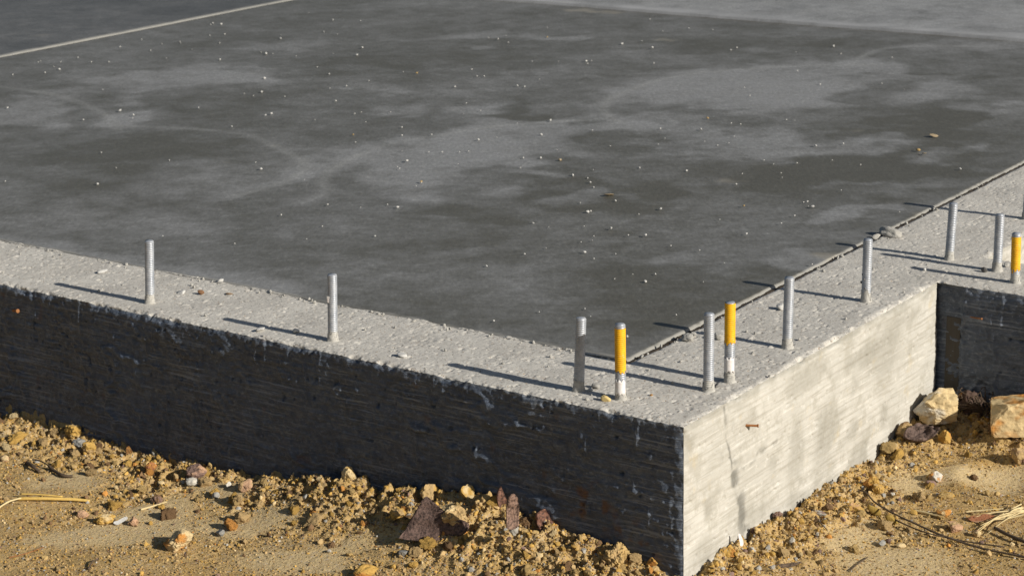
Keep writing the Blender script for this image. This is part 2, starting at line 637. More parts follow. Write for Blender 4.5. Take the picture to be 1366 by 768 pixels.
set_attr(me, 'rust', ru)
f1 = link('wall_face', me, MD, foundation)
f1['label'] = 'dark shaded front face with horizontal board marks'

# side face
YS = lines((0, W1, .0028), (W1, YR, .0032))
Yv, Z, F = grid(YS, ZL)
V = np.stack([np.zeros_like(Yv), Yv, Z], 1)
n = np.zeros_like(V)
n[:, 0] = 1
n[:, 2] += k(-V[:, 2])
n[:, 1] -= k(V[:, 1])
soft = np.where(-V[:, 2] < RE, 1.0, .35)
Vd = arris(V, unit(n), np.minimum(-V[:, 2], V[:, 1]), d_side(V), soft)
crack = [at_x(*q)[1:] for q in ((967, 543), (968, 575), (974, 610), (979, 650), (986, 675), (993, 702))]
cdist = polydist(V[:, 1:] + .004 * np.stack([fbm(V, 60, 2, 101), fbm(V, 60, 2, 102)], 1), crack)
branch = polydist(V[:, 1:] + .006 * np.stack([fbm(V, 50, 2, 103), fbm(V, 50, 2, 104)], 1), [at_x(*q)[1:] for q in ((974, 612), (995, 622), (1015, 600), (1035, 590))])
st = sstep(.005, .0008, cdist) * np.clip(.45 + .9 * fbm(V, 30, 3, 105), 0, 1)
st = np.maximum(st, sstep(.046, .0, cdist) * .8 * sstep(-.1, .4, fbm(V, 35, 3, 106)))
st = np.maximum(st, sstep(.010, .001, branch) * .4 * sstep(-.3, .3, fbm(V, 60, 2, 107)))
top = sstep(-.020, -.006, V[:, 2] + .010 * fbm(V, 28, 3, 108))
set_attr(me := mesh_np('wall_face', Vd, F), 'stain', np.clip(np.maximum(st, 0), 0, 1))
wash = np.zeros(len(V))
for (u, v, ru_, rv_, am) in ((1100, 575, .075, .10, .8), (1160, 470, .20, .035, .75), (1085, 500, .13, .035, .55), (1060, 600, .05, .08, .55),
                             (1200, 430, .12, .03, .5), (1005, 560, .03, .04, .35), (1180, 480, .08, .05, .5), (945, 650, .05, .08, .25), (1000, 690, .1, .03, .5), (940, 730, .06, .04, .55), (1120, 640, .15, .02, .35)):
    c = at_x(u, v)
    q = np.hypot((V[:, 1] - c[1]) / ru_, (V[:, 2] - c[2]) / rv_)
    wash = np.maximum(wash, am * sstep(1.15, .35, q + .35 * fbm(V, 16, 3, 111)))
wash = np.maximum(wash, top * .8)
wash = np.maximum(wash, .7 * sstep(.2, .55, fbm(V, 9, 3, 115, .6, (1, 1, 1.7))))
set_attr(me, 'wash', wash)
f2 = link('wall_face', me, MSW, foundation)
f2['label'] = 'pale sunlit side face with a dark crack stain'

# return wall face (shaded), with a shallow rebate beside the inner corner
XR = lines((-.02, .55, .0035), (.55, XE, .05))
X, Z, F = grid(XR, ZL)
V = np.stack([X, np.full_like(X, YR), Z], 1)
n = np.zeros_like(V)
n[:, 1] = -1
n[:, 2] += k(-V[:, 2])
seam = .066 + .004 * fbm(V, 60, 2, 121)
reb = sstep(seam + .002, seam - .002, V[:, 0])
Vd = arris(V, unit(n), -V[:, 2], d_front(V + 3.3), .9)
Vd[:, 1] += reb * .012 * sstep(0, -.012, V[:, 2])
Vd[:, 1] -= .006 * np.exp(-((V[:, 0] - seam) / .006) ** 2) * (.5 + .8 * fbm(V, 130, 2, 122)) * sstep(0, -.012, V[:, 2])
me = mesh_np('wall_face', Vd, F)
st = sstep(-.012, -.002, V[:, 2] + .008 * fbm(V, 90, 2, 123)) * .8
st = np.maximum(st, .5 * sstep(.012, .003, np.abs(V[:, 0] - seam)) * sstep(-.2, .4, fbm(V, 110, 2, 124)))
set_attr(me, 'stain', st)
set_attr(me, 'rust', sstep(.5, .8, fbm(V, 22, 2, 125)) * .4)
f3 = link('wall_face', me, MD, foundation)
f3['label'] = 'dark shaded face of the return wall beside the inner corner'

# the remaining outer faces: end and back of the return wall, side wall beyond it
def flat_face(pts):
    V = np.array(pts, float)
    return link('wall_face', mesh_np('wall_face', V, np.array([[0, 1, 2, 3]])), ML, foundation)


flat_face([(XE, YR, -.62), (XE, YB, -.62), (XE, YB, -.002), (XE, YR, -.002)])
flat_face([(XE, YB, -.62), (X3 + .001, YB, -.62), (X3 + .001, YB, -.008), (XE, YB, -.008)])
Yv, Z, F = grid(lines((YB, 2.4, .004), (2.4, 7, .05)), lines((-.62, -.2, .06), (-.2, 0, .004)))
V = np.stack([np.full_like(Yv, X3), Yv, Z], 1)
n = np.zeros_like(V); n[:, 0] = 1; n[:, 2] += k(-V[:, 2])
Vd = arris(V, unit(n), -V[:, 2], d_side(V))
me = mesh_np('wall_face', Vd, F)
set_attr(me, 'stain', np.zeros(len(V))); set_attr(me, 'wash', sstep(-.02, -.004, V[:, 2]) * .7)
link('wall_face', me, MSW, foundation)

# inner faces beside the slab
xs = lines((-6, -2.4, .06), (-2.4, -W2, .004))
P = np.stack([xs, np.full_like(xs, W1), np.full_like(xs, -.014)], 1)
Q = P.copy(); Q[:, 2] = -.06; Q[:, 1] -= .002
skirt('inner_face', P, Q, ML, foundation)
ys = lines((W1, 2.4, .004), (2.4, 7, .05))
P = np.stack([np.full_like(ys, -W2), ys, np.full_like(ys, -.014)], 1)
Q = P.copy(); Q[:, 2] = -.06; Q[:, 0] += .002
skirt('inner_face', P, Q, ML, foundation)

# ------------------------------------------------------------------ floor slabs
SX1, SX0 = -W2 - GAP, -4.629
SY0, SY1 = W1 + .004, 4.555
ARCS = [[(-3.17, 1.54), (-2.86, 1.64), (-2.64, 1.65), (-2.39, 1.53), (-2.21, 1.43), (-2.12, 1.3), (-2.08, 1.12), (-2.1, .98)],
        [(-4.35, 1.80), (-4.08, 1.85), (-3.86, 1.85), (-3.65, 1.81), (-3.34, 1.67), (-3.1, 1.5)],
        [(-1.87, 1.03), (-1.89, 1.15), (-1.99, 1.26), (-2.07, 1.4), (-2.13, 1.6), (-2.14, 1.8), (-2.09, 1.97), (-2.02, 2.15), (-1.93, 2.27), (-1.75, 2.46)],
        [(-1.68, 2.42), (-1.75, 2.47), (-1.87, 2.61), (-1.95, 2.8), (-1.97, 2.99), (-1.98, 3.16), (-1.89, 3.4), (-1.68, 3.64), (-1.45, 3.79)],
        [(-1.5, 3.77), (-1.55, 4.01), (-1.54, 4.19), (-1.37, 4.32), (-1.2, 4.38)]]
def smooth_line(pts, n=48):
    pts = np.array(pts, float)
    out = []
    for q in np.linspace(0, len(pts) - 1, n):
        i_ = min(int(q), len(pts) - 2); f = q - i_
        p0, p1, p2, p3 = pts[max(i_ - 1, 0)], pts[i_], pts[i_ + 1], pts[min(i_ + 2, len(pts) - 1)]
        out.append(.5 * ((2 * p1) + (-p0 + p2) * f + (2 * p0 - 5 * p1 + 4 * p2 - p3) * f * f + (-p0 + 3 * p1 - 3 * p2 + p3) * f ** 3))
    return out


ARCS = [smooth_line(a_) for a_ in ARCS]
PATCH = [(60, 145, 110, 20, .6), (200, 105, 120, 13, .5), (330, 235, 130, 38, .3), (120, 300, 150, 18, .25), (560, 215, 150, 34, .6), (700, 185, 150, 26, .5),
         (740, 245, 80, 13, .5), (960, 120, 150, 26, .6), (1000, 190, 130, 24, .55), (1120, 105, 150, 26, .5), (560, 150, 80, 12, .4), (1120, 285, 45, 9, .5),
         (1210, 250, 80, 12, .45), (1240, 205, 60, 8, .5), (1340, 150, 50, 18, .5), (900, 350, 60, 12, .3), (660, 50, 130, 5, .45), (520, 115, 100, 7, .35),
         (1040, 345, 45, 12, .35), (650, 350, 60, 12, .2), (380, 60, 90, 6, .3), (100, 45, 120, 8, .3), (830, 165, 100, 12, .35), (1300, 60, 100, 5, .2),
         (190, 210, 140, 28, -.3), (250, 140, 90, 15, -.22), (600, 78, 200, 22, -.12), (1000, 60, 160, 14, -.3), (1140, 232, 200, 32, -.55), (820, 255, 90, 18, -.4),
         (900, 395, 200, 50, -.3), (150, 80, 160, 14, .15), (640, 285, 130, 15, -.35), (1290, 160, 90, 18, -.5), (620, 330, 100, 24, -.2), (680, 150, 50, 9, -.4), (830, 170, 25, 9, -.2),
         (480, 90, 90, 14, -.25), (1280, 100, 60, 6, -.3), (1180, 180, 30, 20, -.3), (300, 330, 90, 10, -.1), (1310, 210, 70, 10, -.1)]


def slab_attrs(V):
    P2 = V[:, :2]
    wob = np.stack([fbm(V, 5, 3, 131), fbm(V, 5, 3, 132)], 1)
    wob2 = .22 * fbm(V, 17, 3, 134)
    lite = .22 * fbm(V, 1.3, 3, 133)
    for (u, v, ru_, rv_, am) in PATCH:
        c = at(u, v)
        m = pxm(c)
        gr = (CAM[2]) / np.linalg.norm(c - CAM)
        d = P2 - c[:2] + wob * .26
        q = np.hypot((d @ FLAT[:2]) / (ru_ / m), (d @ AWAY[:2]) / (rv_ / (m * gr)))
        lite += (1.1 if am > 0 else 1.25) * am * sstep(1.25, .5, q + .5 * wob[:, 0] + wob2)
    line = np.zeros(len(V))
    for i, a in enumerate(ARCS):
        d = polydist(P2 + .003 * wob, a)
        lite += .14 * sstep(.10, .01, d)
        line = np.maximum(line, .48 * sstep(.028, .004, d) * np.clip(.75 + .5 * fbm(V, 7, 2, 140 + i), 0, 1))
    return lite, line


def slab(name, x0, x1, y0, y1, step, mat, edges, parent=None, z=.0015, extra=None):
    c = .007
    xs = [(x0, x1, step)]
    ys = [(y0, y1, step)]
    if 'E' in edges:
        xs = [(x0, x1 - c, step), (x1 - c, x1, c / 6)]
    if 'S' in edges:
        ys = [(y0, y0 + c, c / 6), (y0 + c, y1, step)]
    xs, ys = lines(*xs), lines(*ys)
    X, Y, F = grid(xs, ys)
    V = np.stack([X, Y, np.full_like(X, z)], 1)
    V[:, 2] += fbm(V, 1.5, 2, 151) * .0025
    e = np.full(len(V), 9.)
    if 'E' in edges:
        e = np.minimum(e, x1 - X)
    if 'S' in edges:
        e = np.minimum(e, (Y - y0) * 1.4)
    kk = np.clip(1 - e / c, 0, 1)
    V[:, 2] -= kk ** 2 * .006 * (1 + .4 * fbm(V, 40, 2, 152))
    lite, line = slab_attrs(V)
    ed = np.where(x1 - X < 9, sstep(.007, .001, x1 - X + .003 * fbm(V, 60, 2, 153)), 0) if 'E' in edges else np.zeros(len(V))
    if 'S' in edges:
        ed = np.maximum(ed, sstep(.010, .001, Y - y0 + .006 * fbm(V, 30, 3, 154)) * .9)
        lite += .45 * sstep(.10, .0, Y - y0 + .06 * fbm(V, 6, 2, 156)) * sstep(-1.0, -1.4, X)
    tan = sstep(.62, .75, fbm(V, 3.3, 4, 155)) * .35
    if extra is not None:
        lite, ed = extra(V, lite, ed)
    # perimeter skirt gives the slab its thickness
    nx, ny = len(xs), len(ys)
    idx = np.arange(nx * ny).reshape(ny, nx)
    ring = np.concatenate([idx[0, :], idx[1:, -1], idx[-1, -2::-1], idx[-2:0:-1, 0]])
    low = V[ring].copy(); low[:, 2] = -.09
    m0 = len(V); mr = len(ring); i = np.arange(mr); j = (i + 1) % mr
    F = np.vstack([F, np.stack([ring[i], m0 + i, m0 + j, ring[j]], 1)])
    V = np.vstack([V, low])
    me = mesh_np(name, V, F)
    pad = lambda a: np.concatenate([a, a[ring]])
    set_attr(me, 'lite', pad(lite)); set_attr(me, 'line', pad(line)); set_attr(me, 'edge', np.concatenate([np.clip(ed, 0, 1), np.zeros(mr)])); set_attr(me, 'tan', pad(tan))
    return link(name, me, mat, parent)


s1 = slab('floor_slab', SX0 + .0175, SX1, SY0, SY1 - .004, .0095, mat_slab('dark troweled slab', (.144, .139, .121)), 'ES')
tag(s1, 'large dark grey troweled floor slab with curved trowel marks and pale dust', 'floor slab')


def far_extra(V, lite, ed):
    d = V[:, 1] - SY1
    ed = np.maximum(ed, 1.0 * sstep(.16, .0, d + .07 * fbm(V, 4, 3, 161)) * (.6 + .6 * fbm(V, 12, 3, 162)))
    return lite * .5 + .35, ed


s2 = slab('floor_slab', -9, SX1, SY1, 10.5, .03, mat_slab('paler far slab', (.192, .192, .194), True), 'E', z=.012, extra=far_extra)
tag(s2, 'paler grey floor slab along the far edge with a whitish dusty border', 'floor slab')
s3 = slab('floor_slab', -10, SX0 - .0175, SY0, SY1 - .004, .03, mat_slab('bluish grey slab', (.105, .107, .108)), 'S', extra=lambda V, l, e: (l * .6 + .1, e))
tag(s3, 'bluish grey floor slab beyond the pale straight joint strip', 'floor slab')

xs = lines((SX0 - .016, SX0 + .016, .004)); ys = lines((SY0, SY1 - .006, .02))
X, Y, F = grid(xs, ys)
V = np.stack([X, Y, np.full_like(X, .009)], 1)
V[:, 2] -= np.abs(X - SX0) ** 2 * 8 + np.abs(fbm(V, 20, 2, 171)) * .003
low = V.copy(); low[:, 2] = -.05
nx = len(xs); ny = len(ys)
idx = np.arange(nx * ny).reshape(ny, nx)
ring = np.concatenate([idx[0, :], idx[1:, -1], idx[-1, -2::-1], idx[-2:0:-1, 0]])
m0, mr = len(V), len(ring); i = np.arange(mr); j = (i + 1) % mr
lw = V[ring].copy(); lw[:, 2] = -.05
me = mesh_np('joint_strip', np.vstack([V, lw]), np.vstack([F, np.stack([ring[i], m0 + i, m0 + j, ring[j]], 1)]))
tag(link('joint_strip', me, MJOINT), 'thin pale joint strip running straight across the dark floor slab', 'joint strip')

# dark filler strip in the gap between ledge and slab
def filler(name, x0, x1, y0, y1, z, label, axis):
    if axis == 'y':
        xs, ys = lines((x0, x1, (x1 - x0) / 4)), lines((y0, y1, .006))
    else:
        xs, ys = lines((x0, x1, .006)), lines((y0, y1, (y1 - y0) / 4))
    X, Y, F = grid(xs, ys)
    V = np.stack([X, Y, np.full_like(X, z)], 1)
    V[:, 2] += fbm(V, 60, 3, 181) * .003
    nx, ny = len(xs), len(ys)
    idx = np.arange(nx * ny).reshape(ny, nx)
    ring = np.concatenate([idx[0, :], idx[1:, -1], idx[-1, -2::-1], idx[-2:0:-1, 0]])
    m0, mr = len(V), len(ring); i = np.arange(mr); j = (i + 1) % mr
    lw = V[ring].copy(); lw[:, 2] = -.06
    me = mesh_np(name, np.vstack([V, lw]), np.vstack([F, np.stack([ring[i], m0 + i, m0 + j, ring[j]], 1)]))
    tag(link(name, me, MFILL), label, 'joint filler')


filler('joint_filler', -W2 - GAP + .0005, -W2 + .002, W1 - .004, 6.5, -.0045, 'dark brown filler strip in the joint along the right edge of the slab', 'y')
filler('joint_filler', -5.9, -W2 - GAP - .001, W1 - .001, SY0 - .0005, -.005, 'thin dark filler strip in the joint along the front edge of the slab', 'x')

# mortar ridge left in the gap along the slab
def ridge(name, P0, P1, rad, seed, gapc):
    nseg = 900
    t = np.linspace(0, 1, nseg)
    C = np.outer(1 - t, P0) + np.outer(t, P1)
    r = rad * np.clip(.55 + 1.1 * fbm(C, 24, 3, seed), .05, 1.6) * sstep(gapc - .15, gapc + .15, fbm(C, 3.5, 3, seed + 3) + .2)
    V = []
    d = (np.array(P1) - np.array(P0)); d /= np.linalg.norm(d)
    side = np.cross(d, (0, 0, 1))
    for a in np.linspace(0, 2 * math.pi, 8, endpoint=False):
        wob = 1 + .6 * fbm(C + a * 3, 130, 2, seed + 5)
        V.append(C + (side[None] * math.cos(a) + np.array([[0, 0, 1]]) * math.sin(a) * .8) * (r * wob)[:, None])
    V = np.stack(V, 1).reshape(-1, 3)
    i = np.arange(nseg - 1)[:, None]; kx = np.arange(8)[None]
    a = (i * 8 + kx).ravel(); b = (i * 8 + (kx + 1) % 8).ravel()
    F = np.stack([a, b, b + 8, a + 8], 1)
    return mesh_np(name, V, F)


o = link('mortar_ridge', ridge('mortar_ridge', (-3.2, W1 + .002, -.001), (-.36, W1 + .0, .0), .0045, 201, -.35), ML)
tag(o, 'thin broken ridge of pale mortar along the front edge of the dark slab', 'mortar ridge')
o = link('mortar_ridge', ridge('mortar_ridge', (-W2 - .001, W1 + .03, -.012), (-W2 - .001, 3.2, -.010), .0034, 231, .72), MCEM)
o.location.x = .002
tag(o, 'thin crumbly grey mortar ridge along the right edge of the dark slab', 'mortar ridge')

# ------------------------------------------------------------------ ground
RF = np.array([(-6, -.352), (-2.1, -.352), (-1.74, -.354), (-1.48, -.357), (-1.24, -.352), (-1.0, -.318), (-.87, -.283), (-.66, -.284), (-.5, -.258), (-.385, -.272), (-.2, -.296), (-.05, -.318), (3, -.32)])
RS = np.array([(-3, -.322), (0, -.322), (.14, -.325), (.27, -.323), (.435, -.326), (.61, -.333), (.8, -.347), (.96, -.338), (1.08, -.318), (1.19, -.315)])
ZB = -.357
SMOOTH = [(582, 728, 62, 16), (205, 690, 85, 26), (130, 705, 100, 18), (330, 700, 90, 20), (300, 655, 60, 12), (1260, 640, 90, 18), (1150, 715, 60, 20), (1335, 640, 45, 22), (420, 740, 110, 20), (90, 640, 60, 12), (1200, 745, 90, 20)]
SM = []
for (u, v, ru_, rv_) in SMOOTH:
    c = at(u, v, -.35); m = pxm(c); gr = (CAM[2] + .35) / np.linalg.norm(c - CAM)
    SM.append((c[:2], ru_ / m, rv_ / (m * gr)))
DISH = at(1345, 640, -.35)[:2]


def smooth_mask(P2, P3):
    s = np.zeros(len(P2))
    w = .06 * np.stack([fbm(P3, 9, 3, 301), fbm(P3, 9, 3, 302)], 1)
    for c, a, b in SM:
        d = P2 - c + w
        s = np.maximum(s, sstep(1.2, .5, np.hypot((d @ FLAT[:2]) / a, (d @ AWAY[:2]) / b)))
    return s


def wall_dist(x, y):
    df = np.where((x < 0) & (y < 0), -y, 9.)
    ds = np.where((y > 0), x, np.where(x > 0, np.hypot(x, y), 9.))
    return df, ds


def ground_z(x, y):
    x = np.atleast_1d(np.asarray(x, float)); y = np.atleast_1d(np.asarray(y, float))
    P = np.stack([x, y, np.zeros_like(x)], 1)
    z = np.full(len(x), ZB)
    df, ds = wall_dist(x, y)
    rf = np.interp(x, RF[:, 0], RF[:, 1]); rs = np.interp(y, RS[:, 0], RS[:, 1])
    wf = np.exp(-(np.clip(df, 0, 9) / .17) ** 2); ws = np.exp(-(np.clip(ds, 0, 9) / .12) ** 2)
    z = z + np.maximum((rf - ZB) * wf, (rs - ZB) * ws)
    dr = np.where(x > 0, np.clip(YR - y, 0, 9), 9.)
    z = np.maximum(z, ZB + .052 * np.exp(-(dr / .13) ** 2) * sstep(-.1, .05, x))
    near = np.maximum.reduce([wf, ws, np.exp(-(dr / .14) ** 2)])
    sm = smooth_mask(P[:, :2], P)
    cl = np.clip(.12 + .9 * near + .3 * fbm(P, 6, 3, 311), 0, 1) * (1 - .93 * sm)
    z = z + fbm(P, 3.2, 3, 313) * .012 * (1 - .4 * sm)
    b = 1 - np.abs(fbm(P, 24, 3, 315)) * 2.4
    b2 = 1 - np.abs(fbm(P, 70, 3, 316)) * 2.4
    z = z + cl ** 1.5 * .021 * np.clip(b, -1, 1) + cl * (.006 * np.clip(b2, -1, 1) + .004 * fbm(P, 130, 3, 317)) - cl * .011
    z = z + fbm(P, 120, 3, 319) * .0016 * (.35 + cl)
    dd = np.hypot(x - DISH[0], y - DISH[1])
    z = z - .014 * np.exp(-(dd / .07) ** 2) + .008 * np.exp(-((dd - .12) / .03) ** 2)
    return z, cl, sm


def gz(x, y):
    return float(ground_z(x, y)[0][0])


def fade(a, b, n):
    t = np.linspace(0, 1, n + 1)[1:] ** 3
    return a + (b - a) * t


XG = np.concatenate([fade(-3.3, -150, 26)[::-1], lines((-3.3, -2.4, .008), (-2.4, .85, .0038), (.85, 1.5, .009)), fade(1.5, 150, 26)])
YG = np.concatenate([fade(-1.0, -150, 26)[::-1], lines((-1.0, 1.22, .0042)), fade(1.22, 150, 26)])
X, Y, F = grid(XG, YG)
cx, cyy = X[F].mean(1), Y[F].mean(1)
F = F[~((cx < -.02) & (cx > -3.2) & (cyy > .02) & (cyy < 1.15))]
z, cl, sm = ground_z(X, Y)
V = np.stack([X, Y, z], 1)
V, F, (sm,) = compact(V, F, (sm,))
me = mesh_np('ground', V, F)
set_attr(me, 'smooth', sm)
tag(link('ground', me, MG), 'sandy yellow brown soil around the foundation', kind='structure')


def on_ground(u, v):
    z = -.35
    for _ in range(6):
        P = at(u, v, z)
        z = gz(P[0], P[1])
    return at(u, v, z)


# ------------------------------------------------------------------ stones and clods
def ico(sub):
    import bmesh
    bm = bmesh.new()
    bmesh.ops.create_icosphere(bm, subdivisions=sub, radius=1.0)
    V = np.array([v.co[:] for v in bm.verts]); F = np.array([[l.index for l in f.verts] for f in bm.faces])
    bm.free()
    return V, F


ICO = {s: ico(s) for s in (1, 2, 3, 4, 5)}


def rock_shape(sub, seed, cuts=7, rough=.12, cut_lo=.55, lumpy=.25):
    r = np.random.default_rng(seed)
    V, F = ICO[sub]
    V = V.copy()
    V *= (1 + lumpy * fbm(V + seed * 1.7, 1.1, 2, seed))[:, None]
    for _ in range(cuts):
        n = r.normal(size=3); n /= np.linalg.norm(n)
        d = r.uniform(cut_lo, .95)
        h = V @ n - d
        V = V - np.outer(np.where(h > 0, h * .92, 0), n)
    if rough:
        V *= (1 + rough * fbm(V + seed * 2.3, 3.5, 4, seed + 5, .6))[:, None]
    V -= (V.max(0) + V.min(0)) / 2
    V /= np.abs(V).max(0)
    return V, F


PAL = {'ochre': (.50, .31, .085), 'tan': (.44, .305, .145), 'pale': (.60, .46, .25), 'grey': (.37, .35, .31), 'orange': (.50, .235, .06), 'red': (.33, .14, .07),
       'brown': (.20, .12, .06), 'white': (.60, .56, .48), 'purple': (.23, .15, .12), 'slate': (.24, .235, .22), 'pink': (.50, .31, .19), 'sand': (.47, .325, .135)}

# fine grains and small clods as loose stuff
def scatter(name, count, r0, r1, sub, power, need, seed, label, protos):
    r = np.random.default_rng(seed)
    shapes = [rock_shape(sub, seed * 100 + i, 8, .22 if sub > 1 else .0, .35) for i in range(protos)]
    n_try = count * 4
    # the ground in view: a band before the front wall and a strip beside the side wall
    u = r.uniform(-260, 1560, n_try); v = r.uniform(480, 800, n_try)
    P = np.stack([at(a, b, -.345) for a, b in zip(u, v)])
    x, y = P[:, 0], P[:, 1]
    ok = ((x < -.0) & (y < -.004)) | ((x > .004) & (y < YR - .004))
    ok |= (x > 0) & (y < 0)
    x, y = x[ok], y[ok]
    z, cl, sm = ground_z(x, y)
    acc = r.uniform(size=len(x)) < need(cl, sm)
    x, y, z, cl = x[acc][:count], y[acc][:count], z[acc][:count], cl[acc][:count]
    m = len(x)
    t = r.uniform(size=m)
    rad = r0 * (r1 / r0) ** (t ** power)
    names = ['ochre', 'tan', 'sand', 'pale', 'grey', 'orange', 'brown', 'white', 'purple']
    w = np.array([.25, .24, .25, .06, .05, .022, .09, .006, .02]); w /= w.sum()
    cols = np.array([PAL[q] for q in names])[r.choice(len(names), m, p=w)] * r.uniform(.6, 1.18, (m, 1))
    # random rotation matrices
    q = r.normal(size=(m, 4)); q /= np.linalg.norm(q, axis=1)[:, None]
    a, b, c, d = q.T
    Rm = np.stack([np.stack([1 - 2 * (c * c + d * d), 2 * (b * c - a * d), 2 * (b * d + a * c)], 1), np.stack([2 * (b * c + a * d), 1 - 2 * (b * b + d * d), 2 * (c * d - a * b)], 1), np.stack([2 * (b * d - a * c), 2 * (c * d + a * b), 1 - 2 * (b * b + c * c)], 1)], 1)
    which = r.integers(0, protos, m)
    VV, FF, CC = [], [], []
    off = 0
    for k_, (sv, sf) in enumerate(shapes):
        ii = np.where(which == k_)[0]
        if not len(ii):
            continue
        sc = rad[ii, None] * np.stack([np.ones(len(ii)), r.uniform(.65, 1, len(ii)), r.uniform(.5, .85, len(ii))], 1)
        W = np.einsum('mij,mvj->mvi', Rm[ii], sv[None] * sc[:, None, :])
        W += np.stack([x[ii], y[ii], z[ii] + rad[ii] * .28], 1)[:, None, :]
        VV.append(W.reshape(-1, 3))
        FF.append((sf[None] + (np.arange(len(ii)) * len(sv))[:, None, None]).reshape(-1, 3) + off)
        CC.append(np.repeat(cols[ii], len(sv), 0))
        off += len(ii) * len(sv)
    me = mesh_np(name, np.vstack(VV), np.vstack(FF), smooth=False)
    set_col(me, np.vstack(CC))
    return tag(link(name, me, MSA), label, kind='stuff')


scatter('coarse_sand', 72000, .0011, .0032, 1, 1.9, lambda c, s: .16 + .8 * c - .10 * s, 401, 'coarse yellow sand grains over the soil', 10)
scatter('gravel', 10000, .0030, .0085, 2, 2.0, lambda c, s: np.clip(.03 + 1.0 * c ** 1.7 - .25 * s, .008, 1), 402, 'small ochre clods and pebbles strewn over the soil', 14)

# single clods: shared shapes, one object each
PROTO = [mesh_np('clod', *rock_shape(4, 900 + i, 8, .42, .4, .4), smooth=True) for i in range(14)]


def put(name, me, P, size, col, label, cat, group, sink=.35, flat=1.0):
    o = link(name, me, MSO)
    o.location = (P[0], P[1], P[2] + size[2] * (1 - 2 * sink))
    o.scale = size
    o.rotation_euler = (random.uniform(-.5, .5) * flat, random.uniform(-.5, .5) * flat, random.uniform(0, 6.28))
    o.color = (*[c for c in col], 1)
    return tag(o, label, cat, group)


r = np.random.default_rng(55)
made = {'front': 0, 'side': 0}
tries = 0
LIM = {'front': 135, 'side': 70}
while (made['front'] < LIM['front'] or made['side'] < LIM['side']) and tries < 6000:
    tries += 1
    zone = 'front' if r.uniform() < .6 else 'side'
    if made[zone] >= LIM[zone]:
        continue
    if zone == 'front':
        x = r.uniform(-2.0, -.02); d = abs(r.normal(0, .11)) + .012
        y = -d
        u, v = project((x, y, -.33))
    else:
        y = r.uniform(0, YR - .02); x = abs(r.normal(0, .12)) + .012
        if r.uniform() < .35:
            y = YR - abs(r.normal(0, .06)) - .02; x = r.uniform(.02, .3)
        u, v = project((x, y, -.33))
    if not (-15 < u < 1380 and v < 780):
        continue
    rad = .0065 * (3.4 ** (r.uniform() ** 1.9))
    cn = r.choice(['ochre', 'tan', 'sand', 'pale', 'orange', 'brown'], p=[.28, .27, .24, .04, .05, .12])
    col = np.array(PAL[cn]) * r.uniform(.75, 1.15)
    sz = rad * np.array([r.uniform(.9, 1.25), r.uniform(.8, 1.1), r.uniform(.7, .95)])
    if zone == 'front':
        put('soil_clod', PROTO[r.integers(len(PROTO))], (x, y, gz(x, y)), sz, col, 'small crumbly yellow brown clod in the soil ridge along the dark front wall', 'soil clod', 'clods along the front wall', .3)
    else:
        put('soil_clod', PROTO[r.integers(len(PROTO))], (x, y, gz(x, y)), sz, col, 'small crumbly yellow brown clod in the soil beside the sunlit side wall', 'soil clod', 'clods beside the side wall', .3)
    made[zone] += 1

